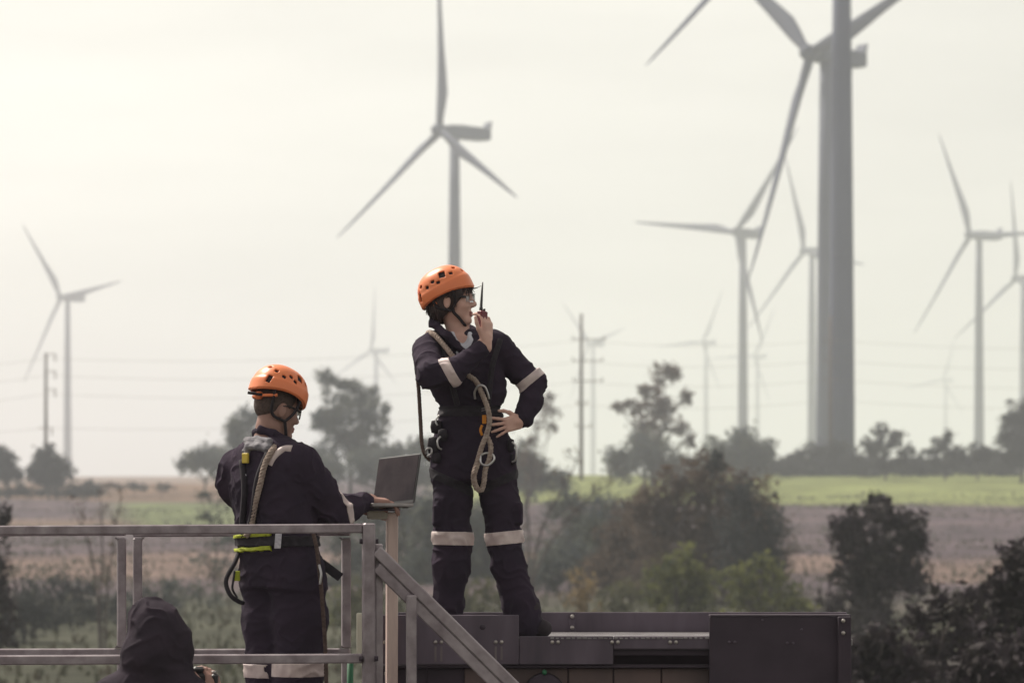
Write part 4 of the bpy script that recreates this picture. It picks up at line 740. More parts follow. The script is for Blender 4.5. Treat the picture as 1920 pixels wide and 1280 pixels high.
for k in range(46):
    l0 = rng.uniform(-.072, .072); fw = .088 - 4.5 * l0 * l0 + rng.uniform(-.004, .004); u0 = .045 + rng.uniform(-.006, .006); dl = rng.uniform(-.02, .014); L_ = rng.uniform(.022, .060)
    fr.tube(smooth_path([Pw(fw - .012, l0, u0 + .012), Pw(fw + .008, l0 + dl * .4, u0 - L_ * .4), Pw(fw + rng.uniform(.004, .022), l0 + dl, u0 - L_)], 4), np.linspace(.0042, .0008, 9), 5)
for k in range(5): fr.tube(smooth_path([Pw(.085, -.02 + .01 * k, .045), Pw(.108, -.02 + .01 * k, .036), Pw(.130 + .004 * k, -.024 + .012 * k, .034 + .004 * k)], 4), np.linspace(.004, .0008, 9), 5)
for k in range(90):
    q_ = -1 if k % 3 else 1; f0 = rng.uniform(-.10, .045); f0 = f0 if not -.035 < f0 < .03 else rng.uniform(-.10, -.04); u0 = rng.uniform(-.04, .0) if f0 > -.03 else rng.uniform(-.07, -.01); l0 = q_ * (.082 * math.sqrt(max(.05, 1 - (f0 / .115) ** 2))); L_ = rng.uniform(.03, .07); cu = rng.uniform(-.02, .012)
    fr.tube(smooth_path([Pw(f0, l0, u0), Pw(f0 + cu * .5 - .004, l0 * 1.07, u0 - L_ * .5), Pw(f0 + cu, l0 * rng.uniform(.92, 1.08), u0 - L_)], 4), np.linspace(.0048, .001, 9), 5)
fr.build('fringe', M['hair'], wp, True)['kind'] = 'stuff'
Rh = frame((0.90, -0.15, 0.41), (-0.41, 0.02, 0.91)); hw, Tw = helmet(W(836, 548, .0), Rh, 'orange vented helmet tilted back on the head of the worker with the radio')
slab_mark(hw, Tw, Rh)
strap_part(hw, [Tw((.045, -.098, -.014)), Pw(.035, -.084, -.03), Pw(.020, -.070, -.072), Pw(.045, -.058, -.105), Pw(.066, -.03, -.136), Pw(.068, 0, -.140), Pw(.066, .03, -.136), Pw(.045, .058, -.105), Pw(.020, .070, -.072), Pw(.035, .082, -.03), Tw((.045, .098, -.014))]); strap_part(hw, [Tw((-.06, -.094, -.02)), Pw(-.045, -.086, -.06), Pw(.015, -.072, -.074)])
glasses(Pw, 'clear safety glasses on the face of the worker with the radio')
# radio
rc = W(904, 599, -.215); Rr = frame((.8, -.6, 0), (.10, .02, 1.0)); rd = thing('walkie_talkie', tuple(rc + Rr @ np.array((0, 0, -.06))), 'black and dark red walkie talkie with an upright antenna held at the mouth', 'radio')
m_ = MB().box((-.015, -.025, -.052), (.015, .025, .040), bevel=.005); mk('case', np.array(m_.v) @ Rr.T + rc, m_.f, M['red'], rd)
m_ = MB().box((-.019, -.020, -.040), (-.0155, .020, .020), bevel=.001); mk('speaker_grille', np.array(m_.v) @ Rr.T + rc, m_.f, M['blackp'], rd)
MB().tube([rc + Rr @ np.array(v) for v in ((0, -.012, .040), (0, -.012, .055), (0, -.012, .056), (0, -.011, .10), (0, -.010, .172))], [.0085, .008, .0068, .0055, .0036], 10).build('antenna', M['blackp'], rd, True)
MB().tube([rc + Rr @ np.array(v) for v in ((0, .012, .040), (0, .012, .052))], .006, 10).build('channel_knob', M['blackp'], rd, True)
# ropes and hooks
def rope_thing(name, pts, r_, label, m, hooks=()):
    P = [np.array(p) for p in pts]; root = thing(name, tuple(P[-1]), label, 'rope'); rope_mb(P, r_).build('cord', m, root, True)
    for pp in hooks: MB().tube(smooth_path(pp, 6), .0055, 8).build('steel_hook', M['steel'], root, True)
rope_thing('safety_rope', [W(800, 640, .07), W(803, 624, .01), W(815, 628, -.07), W(835, 650, -.125), W(852, 672, -.15), W(874, 700, -.152), W(892, 714, -.150), W(903, 736, -.158), W(914, 764, -.168), W(918, 790, -.17), W(912, 815, -.175), W(903, 838, -.18), W(896, 862, -.18), W(888, 890, -.18), W(892, 913, -.18), W(902, 920, -.18)], .0125,
           'twisted beige lanyard running from the shoulder down to the thighs of the standing worker', M['rope'], [[W(891, 748, -.155), W(890, 735, -.160), W(897, 723, -.165), W(908, 724, -.165), W(914, 736, -.160), W(917, 748, -.155)], [W(901, 853, -.185), W(902, 868, -.19), W(914, 872, -.19), W(926, 862, -.185), W(924, 852, -.18), W(912, 849, -.18), W(901, 853, -.185)]])
rope_thing('lanyard_loop', [W(913, 818, -.165), W(920, 835, -.175), W(918, 858, -.18), W(910, 880, -.18), W(907, 905, -.18), W(902, 919, -.18), W(893, 912, -.185), W(889, 892, -.19), W(896, 868, -.19)], .0125, 'thick frayed loop at the lower end of the beige lanyard', M['rope'])
rope_thing('side_rope', [W(800, 640, .07), W(788, 645, .05), W(781, 665, .0), W(781, 690, -.05), W(785, 730, -.06), W(788, 780, -.07), W(791, 830, -.08), W(797, 852, -.08), W(806, 862, -.06)], .0095, 'thin brown rope hanging down the outer side of the standing worker', M['rope_dark'], [[W(798, 850, -.09), W(800, 842, -.10), W(808, 840, -.10), W(809, 850, -.10), W(801, 855, -.09)]])
# ------------------------------------------------------------------ the worker at the laptop
DM = 12.5
Mn = lambda px, py, dy=0.0: at(px, py, DM + dy)
FL = 2.95; mo = np.array((Mn(530, 1000)[0], DM, FL)); mp_ = thing('person', tuple(mo), 'person in dark coverall and harness seen from behind, typing on the laptop', 'person')
Rm = frame((0.80, 0.54, -0.26), (0.12, 0.16, 1)); Cm = Mn(519, 761, .02)
fd = Field(mo + (-.42, -.42, -.02), mo + (.58, .62, 1.86), .0045); Pm = head(fd, Cm, Rm, 1.0)
fd.chain([Mn(512, 775, .0), Mn(507, 800, .0), Mn(500, 840, .01)], [.058, .060, .068], .02)
ROT = math.atan2(-.70, .71)
def mrow(py, cx, rx, ry, dy=0.0): p = Mn(cx, py, dy); return (p[2], p[0], p[1], rx, ry)
fd.loft([mrow(835, 508, .14, .08), mrow(900, 508, .16, .10), mrow(1000, 515, .14, .10), mrow(1080, 530, .15, .12)], ROT, .03)
fd.chain([Mn(566, 872, -.11), Mn(620, 962, .02), Mn(690, 938, .24)], [.05, .045, .029], .02); fd.chain([Mn(452, 875, .13), Mn(480, 965, .30), Mn(662, 956, .40)], [.05, .042, .029], .02)
fd.chain([Mn(505, 1080, .07), Mn(505, 1250, .06), Mn(500, 1420, .08)], [.09, .06, .045], .02); fd.chain([Mn(560, 1080, -.07), Mn(562, 1250, -.05), Mn(552, 1420, -.05)], [.09, .06, .045], .02)
for c in (Mn(500, 1420, .08), Mn(552, 1420, -.05)): fd.cone(c, np.array((c[0] + .12, c[1] + .12, FL + .045)), .04, .035, .01)
hand(fd, Mn(688, 936, .235), (.93, .30, -.10), (-.1, .1, -1), False, (.30, .42, .50, .52), .05, (.45, .9, .4), 1.03)
hand(fd, Mn(664, 955, .40), (.85, .45, -.02), (0, 0, -1), True, (.28, .3, .34, .4), .06, (.5, .85, .3), 1.03)
Vb, Qb = fd.mesh(1); mk('body', Vb, Qb, M['skin_m'], mp_, True); face_parts(Pm, Rm, 1.0, mp_, M['lip'])
fc = Field(mo + (-.46, -.46, .0), mo + (.52, .56, 1.60), .0065)
fc.loft([mrow(822, 506, .105, .08), mrow(838, 506, .165, .105), mrow(865, 507, .205, .125), mrow(900, 508, .215, .140), mrow(950, 513, .205, .140), mrow(990, 517, .195, .135), mrow(1015, 519, .188, .130), mrow(1050, 526, .195, .145), mrow(1100, 532, .195, .150)], ROT, .03)
fc.chain([Mn(560, 868, -.10), Mn(596, 918, -.05), Mn(624, 962, .02), Mn(655, 952, .12), Mn(683, 941, .215)], [.088, .078, .070, .056, .044], .035)
fc.chain([Mn(447, 878, .11), Mn(443, 905, .16), Mn(478, 965, .30), Mn(640, 957, .38)], [.084, .080, .066, .045], .03)
fc.chain([Mn(506, 1080, .06), Mn(505, 1160, .06), Mn(506, 1250, .05), Mn(500, 1400, .07)], [.120, .112, .098, .088], .04); fc.chain([Mn(556, 1080, -.06), Mn(562, 1160, -.05), Mn(560, 1250, -.05), Mn(553, 1400, -.05)], [.120, .114, .100, .088], .04)
fc.chain([Mn(480, 812, .02), Mn(490, 806, -.05), Mn(512, 812, -.07), Mn(535, 826, -.03), Mn(540, 832, .05), Mn(510, 820, .10), Mn(484, 812, .07), Mn(480, 812, .02)], [.018] * 8, .012)
Vc, Qc = fc.mesh(2); Vc = folds(Vc, Qc, .009, 8.1, [(Mn(624, 960), .1), (Mn(445, 900, .12), .09), (Mn(520, 1000), .15), (Mn(560, 1240), .12)])
mk('coverall', Vc, Qc, M['coverall'], mp_, True)
e0, e1 = Mn(624, 962, .02), Mn(683, 941, .215); band_part(Vc, Qc, Mn(632, 958, .035), (1.0, 1.5, .95), .052, .095, M['band'], mp_)
band_part(Vc, Qc, Mn(560, 1254, -.05), (0, 0, 1), .06, .125, M['band'], mp_, cuts=[(Mn(512, 1250), (-1, 0, 0))]); band_part(Vc, Qc, Mn(505, 1256, .05), (0, 0, 1), .06, .115, M['band'], mp_, cuts=[(Mn(540, 1250), (1, 0, 0))])
# shoulder tape
band_part(Vc, Qc, Mn(519, 1014), (0, 0, 1), .042, .28, M['harness'], mp_, 'waist_belt', .012, .007)
cutl = [(Mn(503, 1000), (1, 0, 0)), (Mn(440, 1000, .08), (0, 1, 0))]
for py in (1001, 1026): band_part(Vc, Qc, Mn(519, py), (-.06, 0, 1), .014, .28, M['lime'], mp_, 'lime_strap', .017, .004, cuts=[(Mn(512, 1000), (1, 0, 0))])
def slab(c, u, v, n_, hu, hv, hn, bevel=.003): m_ = MB().box((-hu, -hv, -hn), (hu, hv, hn), bevel=min(bevel, hn * .8)); return MB().add(np.array(m_.v) @ np.stack([u, v, n_], 1).T + np.array(c), m_.f)
bn = unit((-.70, -.71, 0)); bu = unit((.71, -.70, 0)); upv = np.array((0, 0, 1.0))
def on_back(px, py, lift=0.0):
    """point of the worker's back under a given place"""
    c = Mn(px, py); sel = np.hypot((Vc[:, 0] / Vc[:, 1] * F + CX) - px, (HZ - (Vc[:, 2] - CZ) / Vc[:, 1] * F) - py) < 6; p = Vc[sel]; return p[p[:, 1].argmin()] + np.array((0, -lift, 0)) if len(p) else c
MB().tube(smooth_path([on_back(x, y, -.009) for x, y in ((543, 838), (530, 838), (518, 846), (508, 857), (500, 870))], 5), .0185, 10).build('reflective_band', M['band'], mp_, True)
pad = [on_back(x, y, .012) for x, y in ((462, 835), (482, 834), (498, 838), (460, 822), (478, 820), (500, 824))]
fp = Field(np.min(pad, 0) - .08, np.max(pad, 0) + .08, .004)
for i in range(5): fp.cone(pad[i], pad[i + 1], .015, .015, .01)
for a_, b_ in ((0, 3), (1, 4), (2, 5)): fp.cone(pad[a_], pad[b_], .016, .014, .01)
for i, (x, y) in enumerate(((452, 845), (458, 852), (454, 862))): q_ = on_back(x, y, .008); fp.cone(pad[0], q_, .014, .010, .01)
mk('back_pad', *fp.mesh(1), M['grey'], mp_, True)
c = on_back(456, 858, .022); slab(c, bu, upv, bn, .020, .022, .006).build('yellow_tag', M['yellow'], mp_)
c = on_back(452, 887, .008); slab(c, bu, upv, bn, .018, .005, .003).build('white_mark', M['label'], mp_)
c = on_back(520, 1012, .022); slab(c, unit((1, 0, 0)), unit((.08, 0, 1)), np.array((0, -1.0, 0)), .014, .034, .003).build('white_label', M['label'], mp_)
for pts in ([on_back(450, 860, .01), on_back(455, 920, .012), on_back(450, 985, .012), on_back(455, 1010, .014)], [on_back(500, 845, .012), on_back(480, 900, .014), on_back(470, 960, .014), on_back(462, 1010, .016)]): MB().tube(smooth_path(pts, 6), .016, 6).build('back_strap', M['harness'], mp_, True)
MB().tube(smooth_path([Mn(448, 1035, -.02), Mn(440, 1055, -.06), Mn(427, 1078, -.08), Mn(424, 1095, -.08), Mn(432, 1115, -.08), Mn(446, 1126, -.06), Mn(456, 1130, -.03)], 8), .010, 8).build('gear_loop', M['harness'], mp_, True)
MB().tube(smooth_path([Mn(440, 1070, -.06), Mn(437, 1090, -.07), Mn(436, 1104, -.07), Mn(445, 1120, -.06)], 8), .005, 8).build('gear_loop', M['harness'], mp_, True)
MB().box(Mn(444, 1079, -.03) - (.014, .004, .022), Mn(444, 1079, -.03) + (.014, .004, .022), bevel=.002).build('lime_tab', M['lime'], mp_)
slab(Mn(620, 1068, -.02), unit((.80, 0, -.60)), unit((.60, 0, .80)), np.array((0, -1.0, 0)), .055, .020, .005).build('strap_end', M['harness'], mp_)
for c in (Mn(500, 1425, .08), Mn(552, 1425, -.05)):
    fb_ = Field(c - .2, c + .26, .006); fb_.cone(c + (0, 0, .04), np.array((c[0], c[1], FL + .06)), .07, .06, .02); fb_.cone(np.array((c[0], c[1], FL + .05)), np.array((c[0] + .13, c[1] + .13, FL + .042)), .052, .042, .03); fb_.apply(lambda x, y, z: z - FL + 0 * x + 0 * y, fb_.lo, fb_.lo + fb_.n * fb_.vox, 0, 's'); mk('boot', *fb_.mesh(1), M['boot'], mp_, True)
fh = Field(Cm - .17, Cm + .17, .004); fh.ell(Pm(-.010, 0, .014), (.098, .078, .102), Rm, .01); fh.ell(Pm(-.045, 0, -.020), (.050, .060, .045), Rm, .02); fh.ell(Pm(.10, 0, -.06), (.09, .10, .11), Rm, .01, 's'); fh.ell(Pm(-.002, -.088, -.040), (.035, .03, .045), Rm, .01, 's'); fh.ell(Pm(-.002, .088, -.040), (.035, .03, .045), Rm, .01, 's')
mk('hair', *fh.mesh(1), M['crop_hair'], mp_, True)
Rhm = frame((0.71, 0.62, -0.36), (0.20, 0.22, 1)); hm_, Tm = helmet(Mn(522, 737, .02), Rhm, 'orange vented helmet with rear dial on the worker at the laptop', True)
J = Pm(.012, -.078, -.075)
strap_part(hm_, [Tm((-.075, -.080, -.02)), Pm(-.055, -.072, -.055), J]); strap_part(hm_, [Tm((.060, -.094, -.02)), Pm(.045, -.082, -.03), J]); strap_part(hm_, [J, Pm(.035, -.064, -.115), Pm(.060, -.03, -.142), Pm(.062, .03, -.142), Pm(.02, .072, -.08), Tm((.05, .095, -.02))])
glasses(Pm, 'clear safety glasses on the face of the worker at the laptop')
rope_thing('shoulder_rope', [Mn(545, 840, .10), Mn(540, 833, .0), Mn(522, 832, -.09), on_back(505, 843, .02), on_back(492, 870, .024), on_back(484, 905, .024), on_back(474, 945, .024), on_back(466, 985, .024), on_back(460, 1010, .026)], .0135, 'thick beige rope over the shoulder of the worker at the laptop', M['rope'])
rope_thing('hip_rope', [Mn(588, 1000, -.16), Mn(594, 1030, -.18), Mn(600, 1080, -.18), Mn(606, 1150, -.17), Mn(611, 1240, -.16), Mn(612, 1330, -.15)], .0095, 'thin dark rope hanging at the hip of the worker at the laptop', M['rope_dark'], [[Mn(598, 1058, -.19), Mn(602, 1075, -.20), Mn(600, 1095, -.20)]])
# ------------------------------------------------------------------ the hooded photographer
DH = 11.4
Hn = lambda px, py, dy=0.0: at(px - 3, py + 6, DH + dy)
go = np.array((Hn(300, 1200)[0], DH, 2.1)); hp_ = thing('person', tuple(go), 'hooded person in black jacket seen from behind at the lower edge, with a camera', 'person')
Rg = frame((.45, .88, -.10), (0, 0.1, 1)); Cg = Hn(300, 1195, .02)
fd = Field(go + (-.42, -.36, -.02), go + (.50, .60, 1.66), .006); Pg = head(fd, Cg, Rg, .98)
fd.chain([Hn(300, 1225), Hn(298, 1280)], [.055, .06], .02); fd.loft([(2.95, go[0], DH, .15, .10), (3.30, go[0], DH, .17, .10), (3.36, go[0], DH, .12, .08)], 0, .03)
fd.chain([Hn(225, 1318), Hn(205, 1430, .12), Hn(350, 1300, .34)], [.05, .042, .028], .02); fd.chain([Hn(375, 1318), Hn(420, 1430, .12), Hn(402, 1296, .34)], [.05, .042, .028], .02)
for x in (268, 330): fd.chain([np.array((Hn(x, 0)[0], DH, 2.95)), np.array((Hn(x, 0)[0], DH + .02, 2.55)), np.array((Hn(x, 0)[0], DH, 2.18))], [.08, .055, .045], .02); fd.cone(np.array((Hn(x, 0)[0], DH, 2.18)), np.array((Hn(x, 0)[0] + .04, DH + .16, 2.15)), .04, .035, .02)
hand(fd, Hn(350, 1302, .33), (.4, .3, .85), (.6, .6, 0), True, (.5, .5, .5, .5)); hand(fd, Hn(408, 1300, .33), (-.2, .3, .9), (-.7, .5, 0), False, (.5, .5, .5, .5))
mk('body', *fd.mesh(1), M['skin_m'], hp_, True)
fc = Field(go + (-.50, -.42, .04), go + (.55, .56, 1.74), .0065)
fc.ell(Hn(297, 1196, .0), (.118, .125, .135), None, .03); fc.ell(Hn(288, 1150, .02), (.085, .10, .062), None, .05); fc.ell(Hn(322, 1208, .04), (.092, .11, .12), None, .04); fc.ell(Hn(286, 1224, -.01), (.115, .125, .08), None, .05); fc.cone(Hn(284, 1142, .02), Hn(300, 1160, 0.02), .045, .06, .05)
fc.cone(Hn(262, 1278), Hn(186, 1318, .0), .085, .085, .05); fc.cone(Hn(335, 1282), Hn(378, 1322, .0), .075, .08, .05); fc.ell(Pg(.115, 0, -.02), (.07, .075, .10), Rg, .02, 's')
fc.loft([(2.85, go[0], DH, .21, .15), (3.05, go[0], DH, .22, .15), (3.28, go[0] - .01, DH, .235, .145), (3.40, go[0] - .01, DH, .19, .12), (3.47, go[0], DH, .11, .10)], 0, .06)
fc.chain([Hn(218, 1322), Hn(200, 1435, .10), Hn(342, 1312, .31)], [.085, .07, .045], .04); fc.chain([Hn(380, 1326), Hn(424, 1435, .10), Hn(404, 1310, .31)], [.080, .07, .045], .04)
for x in (268, 330): fc.chain([np.array((Hn(x, 0)[0], DH, 2.90)), np.array((Hn(x, 0)[0], DH + .02, 2.55)), np.array((Hn(x, 0)[0], DH, 2.20))], [.115, .088, .075], .04)
Vc2, Qc2 = fc.mesh(2); Vc2 = folds(Vc2, Qc2, .008, 3.7, [(Hn(285, 1140), .08)]); mk('hooded_jacket', Vc2, Qc2, M['hood'], hp_, True)
for x in (268, 330):
    c = np.array((Hn(x, 0)[0], DH, 2.2)); fb_ = Field(c - .16, c + .26, .007); fb_.cone(c + (0, 0, .03), c - (0, 0, .05), .06, .058, .02); fb_.cone(c - (0, 0, .05), c + (.04, .17, -.06), .05, .042, .03); fb_.apply(lambda x, y, z: z - 2.1 + 0 * x + 0 * y, fb_.lo, fb_.lo + fb_.n * fb_.vox, 0, 's'); mk('shoe', *fb_.mesh(1), M['boot'], hp_, True)
cc = Hn(384, 1268, .36); pc_ = thing('photo_camera', tuple(cc - (0, 0, .06)), 'black photo camera held up beside the hooded person', 'camera')
MB().box(cc + (-.072, -.03, -.06), cc + (.030, .03, .030), bevel=.010).build('camera_body', M['blackp'], pc_); MB().box(cc + (-.045, -.025, .0302), cc + (.010, .025, .056), bevel=.009).build('viewfinder_hump', M['blackp'], pc_); MB().box(cc + (.031, -.028, -.06), cc + (.062, .028, .026), bevel=.008).build('hand_grip', M['blackp'], pc_)
MB().tube([cc + (-.02, .03, -.015), cc + (-.02, .075, -.015), cc + (-.02, .076, -.015), cc + (-.02, .12, -.015)], [.034, .034, .038, .038], 18).build('camera_lens', M['blackp'], pc_, True); MB().tube([cc + (.044, 0, .0262), cc + (.044, 0, .038)], .011, 12).build('mode_dial', M['bolt'], pc_, True)
MB().tube([cc + (-.058, 0, .0302), cc + (-.058, 0, .040)], .010, 12).build('mode_dial', M['bolt'], pc_, True)
# ------------------------------------------------------------------ the railed work platform
YN, YF = 12.0, 13.0
XL = -2.75; XR = (692 - CX) * YN / F
rp = thing('work_platform', ((XL + XR) / 2, 12.5, 2.1), 'raised aluminium work platform with tube railings around the worker at the laptop', 'platform')
RS = .040
zt = 4.045 - .012
def rail(a_, b_, name, wd=RS, m='alu'): MB().bar(a_, b_, wd, wd, (0, 0, 1), .005).build(name, M[m], rp)
rail((XL, YN, zt), (XR - .026, YN, zt + .012), 'top_rail'); rail((XL, YN, 3.487), (XR - .026, YN, 3.497), 'mid_rail')
MB().bar((XR, YN, 2.1), (XR - .002, YN, zt + .034), .052, .052, (-.21, .98, 0), .006).build('post', M['alu'], rp)
MB().bar((XR + .040, YN + .03, 2.1), (XR + .038, YN + .03, 3.98), .034, .034, (-.21, .98, 0), .005).build('post', M['alu'], rp)
# far frames: tube panels with their own top, bottom and upright tubes
xa, xb = (228 - CX) * YF / F, (258 - CX) * YF / F; xc = (649 - CX) * YF / F; xd = XL - .3
for (x0, x1) in ((xd, xa), (xb, xc)):
    rail((x0 - .02, YF, zt - .004), (x1 + .02, YF, zt + .002), 'top_rail'); rail((x0 - .02, YF, 3.478), (x1 + .02, YF, 3.482), 'bottom_rail', .038)
    for x in (x0, x1):
        MB().bar((x, YF, 3.503), (x, YF, zt - .028), .040, .040, (-.21, .98, 0), .005).build('upright', M['alu'], rp)
        MB().bar((x, YF, 2.1), (x, YF, 3.455), .040, .040, (-.21, .98, 0), .005).build('post', M['alu'], rp)
        for zc, s_ in ((3.503, 1), (zt - .026, -1)):
            sx = 1 if x == x0 else -1; MB().add([(x + sx * .02, YF - .018, zc), (x + sx * .032, YF - .018, zc), (x + sx * .02, YF - .018, zc + s_ * .012), (x + sx * .02, YF + .018, zc), (x + sx * .032, YF + .018, zc), (x + sx * .02, YF + .018, zc + s_ * .012)], [(0, 1, 2), (3, 5, 4), (0, 3, 4, 1), (1, 4, 5, 2), (2, 5, 3, 0)]).build('weld_gusset', M['alu'], rp)
for x in (XL, -1.6): MB().bar((x, YN, 2.1), (x, YN, 3.46), .045, .045, (-.21, .98, 0), .005).build('post', M['alu'], rp)
for z in (3.497, 3.99):
    for s_ in (-1, 1): MB().tube([(XR + s_ * .024, YN - (.0 if z > 3.9 else .03), z), (XR + s_ * .040, YN - (.0 if z > 3.9 else .03), z)], [.012, .010], 8).build('clamp_bolt', M['plate_dark'], rp)
for k in range(6): MB().box((XL, YN - .02 + k * .173, 2.91), (XR - .03, YN + .148 + k * .173, 2.948), bevel=.004).build('deck_plank', M['plate'], rp)
for x in (XL + .1, -1.65, XR - .2): MB().box((x - .03, YN - .02, 2.84), (x + .03, YF + .02, 2.908), bevel=.004).build('deck_beam', M['plate_dark'], rp)
MB().box(at(668, 1229, 12.15), at(681, 1148, 12.19), bevel=.004).build('white_panel', M['white'], rp)
MB().tube([at(655, 1420, 12.6), at(657, 1232, 12.6)], .014, 12).build('green_pipe', M['green'], rp, True)
# stand for the laptop
YS = 12.92
ls = thing('laptop_stand', tuple(at(733, 1300, YS)), 'pinkish square tube post with a white block under the laptop', 'stand')
MB().bar(np.r_[at(733, 0, YS)[:2], 2.1], at(735, 960, YS), .050, .050, (-.21, .98, 0), .004).build('post', M['alu_tan'], ls)
MB().box(at(690, 973, YS) + (0, -.09, 0), at(727, 958, YS) + (0, .05, 0), bevel=.006).build('block', M['white'], ls)
MB().box(at(683, 957.6, YS) + (0, -.12, 0), at(752, 954.5, YS) + (0, .10, 0), bevel=.002).build('support_plate', M['plate'], ls)
# laptop
hgc = at(737, 948.5, YS); nrm = unit((-.80, -.60, 0)); al = unit((.60, -.80, 0)); rl = np.array((al[0], al[1], .045)); rl = unit(rl)
lt = thing('laptop', tuple(hgc), 'open dark laptop on the stand, its screen turned to the typing worker', 'laptop')
lw, lh = .335, .228
up2 = unit(np.array((0, 0, 1.0)) - nrm * .20); up2 = unit(up2 - rl * (up2 @ rl)); sn = np.cross(rl, up2); sn = sn if sn @ nrm > 0 else -sn
slab(hgc + up2 * (lh / 2 + .006), rl, up2, sn, lw / 2, lh / 2, .0042, .0035).build('lid', M['lap'], lt)
slab(hgc + up2 * (lh / 2 + .010) + sn * .0052, rl, up2, sn, lw / 2 - .008, lh / 2 - .011, .0008, .0005).build('screen', M['screen'], lt)
bu2 = unit(nrm + np.array((0, 0, .0))); bnn = unit(np.cross(rl, bu2)); bnn = bnn if bnn[2] > 0 else -bnn
slab(hgc + bu2 * .112 - bnn * .004, rl, bu2, bnn, lw / 2, .112, .008, .003).build('base', M['lap_base'], lt)
for i in range(5):
    for j in range(12): slab(hgc + bu2 * (.035 + i * .019) + rl * ((j - 5.5) * .0235) + bnn * .0052, rl, bu2, bnn, .0098, .0078, .0012, .0006).build('key', M['blackp'], lt)
for s_ in (-.38, .38): slab(hgc + rl * lw * s_ - bnn * .014 + bu2 * .02, rl, bu2, bnn, .012, .01, .002, .001).build('rubber_foot', M['blackp'], lt)
# ------------------------------------------------------------------ stairway down from the platform
st = thing('stairway', (-.15, 12.3, 2.1), 'aluminium stair with a sloping double handrail leaving the railed platform', 'stairs')
z0h = at(706, 1034, YN)[2]; x0h = at(706, 0, YN)[0]; x1h, z1h = at(1010, 0, YN)[0], z0h - (at(1010, 0, YN)[0] - x0h) * .985
for yy, rr in ((YN, 0), (YN + .75, 1)):
    if rr: continue
    MB().bar((x0h, yy, z0h + .006), (x1h, yy, z1h + .006), .048, .046, (0, 1, 0), .005).build('handrail', M['alu'], st)
    MB().bar((x0h, yy + .004, z0h - .062), (x1h, yy + .004, z1h - .062), .048, .040, (0, 1, 0), .005).build('handrail', M['alu'], st)
    for px_ in (772, 985):
        xx = at(px_, 0, YN)[0]; zz = z0h - (xx - x0h) * .985 - .035; MB().bar((xx, yy - .046, 2.1), (xx, yy - .046, zz), .040, .040, (-.21, .98, 0), .005).build('post', M['alu'], st)
for k in range(4):
    xx = -.50 + k * .20; zz = 2.95 - (k + 1) * .17; MB().box((xx, YN + .03, zz - .03), (xx + .24, YN + .80, zz), bevel=.004).build('step', M['plate'], st)
for yy in (YN + .005, YN + .81): MB().bar((-.56, yy, 2.86), (.30, yy, 2.06 + .06), .03, .16, (0, 1, 0), .004).build('stringer', M['alu'], st)
# ------------------------------------------------------------------ the steel platform
YP = 13.0; FZ = wo[2]
sp = thing('steel_platform', (.45, 13.5, 2.1), 'dark bolted steel platform carrying the standing worker', 'platform')
def px_box(x0, y0, x1, y1, Y, th, name, m, bevel=.003, par=None): a_ = at(x0, y1, Y); b_ = at(x1, y0, Y); return MB().box((a_[0], Y, a_[2]), (b_[0], Y + th, b_[2]), bevel=bevel).build(name, M[m], par or sp)
f1 = px_box(714, 1152, 973, 1245, YP, .012, 'front_plate', 'plate'); f2 = px_box(973.6, 1192, 1150, 1245, YP + .001, .012, 'front_plate', 'plate'); f3 = px_box(1150.6, 1192, 1331, 1216, YP + .001, .012, 'front_plate', 'plate')
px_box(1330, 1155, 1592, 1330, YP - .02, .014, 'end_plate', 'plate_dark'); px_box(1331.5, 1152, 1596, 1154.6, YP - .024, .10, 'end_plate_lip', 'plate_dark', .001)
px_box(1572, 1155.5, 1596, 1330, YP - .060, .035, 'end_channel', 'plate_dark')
px_box(722, 1147, 1588, 1190, YP + 1.0, .012, 'toe_board', 'plate'); px_box(1066, 1148, 1080, 1189, YP + .992, .007, 'toe_board_splice', 'plate')
px_box(709, 1152, 713.4, 1262, YP - .02, .06, 'end_flange', 'white', .001)
px_box(1030, 1217, 1330, 1228, YP + .03, .05, 'deck_edge_angle', 'plate_dark')
for k in range(15):
    y_ = YP + .02 + k * .065; MB().box((-.585, y_, FZ - .035), (1.56, y_ + .045, FZ - .004), bevel=.003).build('grating_bar', M['grating'], sp)
for k in range(30): MB().box((at(1032 + k * 10, 0, YP)[0], YP - .004, FZ - .004), (at(1032 + k * 10 + rng.uniform(5, 9), 0, YP)[0], YP + .024, FZ + rng.uniform(.002, .005)), bevel=.001).build('grating_tooth', M['grating'], sp)
for bx_ in (822, 935, 1041, 1153, 1262): 
    for q_ in (-5.5, 5.5):
        c = at(bx_ + q_, 1203, YP); par = f1 if bx_ < 970 else f2
        MB().tube([c + (0, -.009, 0), c + (0, -.003, 0), c + (0, .004, 0)], [.006, .0095, .0095], 10).build('bolt', M['bolt'], sp, True)
        if bx_ < 1000: a_ = at(bx_ + q_, 1206, YP); MB().box((a_[0] - .005, YP - .0012, a_[2] - .070 - rng.uniform(0, .02)), (a_[0] + .005, YP - .0002, a_[2] - .012)).build('rust_run', M['stain'], sp)
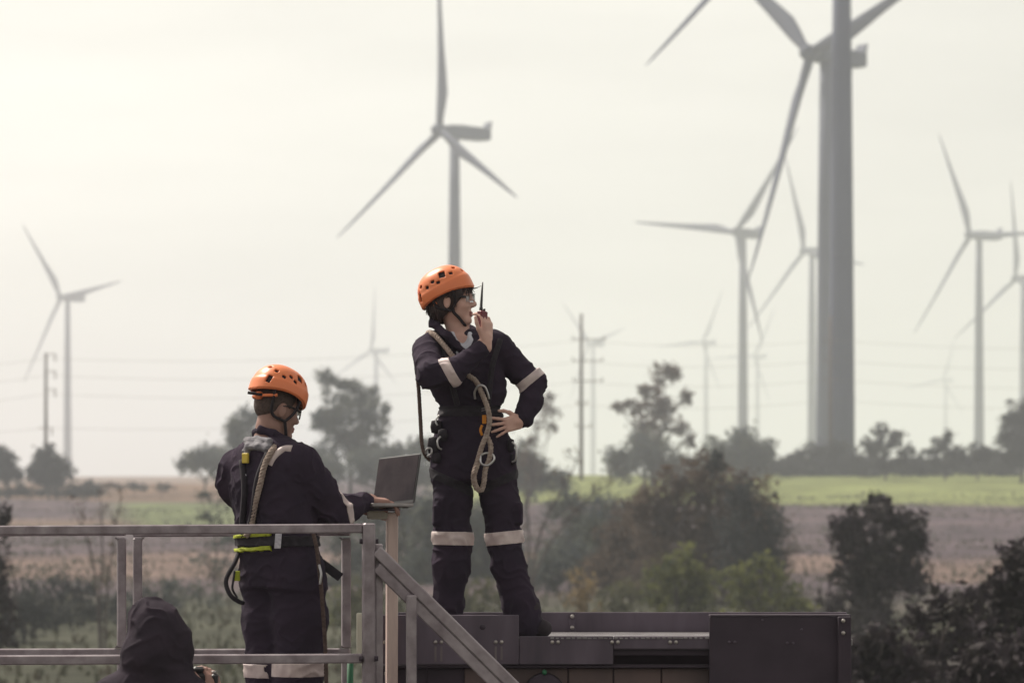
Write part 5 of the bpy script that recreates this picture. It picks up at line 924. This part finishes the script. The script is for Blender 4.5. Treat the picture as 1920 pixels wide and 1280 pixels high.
for (x, y) in ((727, 1160), (727, 1183), (722, 1203), (724, 1262)): c = at(x, y, YP); MB().tube([c + (0, -.009, 0), c + (0, -.003, 0), c + (0, .004, 0)], [.007, .010, .010], 10).build('bolt', M['bolt'], sp, True)
for (x, y) in ((1581, 1163), (1581, 1186)): c = at(x, y, YP - .06); MB().tube([c + (0, -.009, 0), c + (0, .004, 0)], [.009, .010], 10).build('bolt', M['bolt'], sp, True)
for (x, y) in ((1073, 1155), (1073, 1176)): c = at(x, y, YP + .99); MB().tube([c + (0, -.007, 0), c + (0, .004, 0)], [.010, .011], 10).build('bolt', M['bolt'], sp, True)
for (x, y) in ((1367, 1203), (1378, 1203), (1476, 1205), (1487, 1205), (1430, 1162), (1503, 1180)): c = at(x, y, YP - .02); MB().tube([c + (0, -.005, 0), c + (0, .004, 0)], [.006, .008], 10).build('bolt', M['plate'], sp, True)
c = at(905, 1175, YP); MB().tube([c + (0, -.0015, 0), c + (0, .002, 0)], [.013, .014], 14).build('plug', M['plate_dark'], sp, True)
MB().tube([at(735, 1152, YS + .02), at(735, 1147, YS + .02)], .03, 8).build('post_socket', M['plate'], sp)
xs = [716, 800, 870, 945, 1065, 1150, 1240, 1331]
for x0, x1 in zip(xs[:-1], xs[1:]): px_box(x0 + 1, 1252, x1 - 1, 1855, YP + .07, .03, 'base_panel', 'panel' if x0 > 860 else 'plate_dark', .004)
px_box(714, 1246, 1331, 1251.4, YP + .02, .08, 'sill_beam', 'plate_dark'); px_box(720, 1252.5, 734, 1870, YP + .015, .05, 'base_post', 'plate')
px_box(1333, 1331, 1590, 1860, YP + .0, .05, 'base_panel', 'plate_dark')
MB().box((-.57, YP + .95, 2.1), (1.56, YP + 1.0, FZ - .05), bevel=.004).build('rear_panel', M['plate_dark'], sp); MB().box((1.53, YP + .06, 2.1), (1.56, YP + .94, FZ - .05), bevel=.004).build('side_panel', M['plate_dark'], sp)
wc = at(1021, 1300, YP - .03); MB().tube([wc + (0, -.02, 0), wc + (0, .06, 0)], [.085, .095], 24).build('round_cover', M['plate_dark'], sp, True); MB().tube([wc + (0, -.03, .098), wc + (0, .04, .098)], [.010, .012], 12).build('green_knob', M['green'], sp, True)
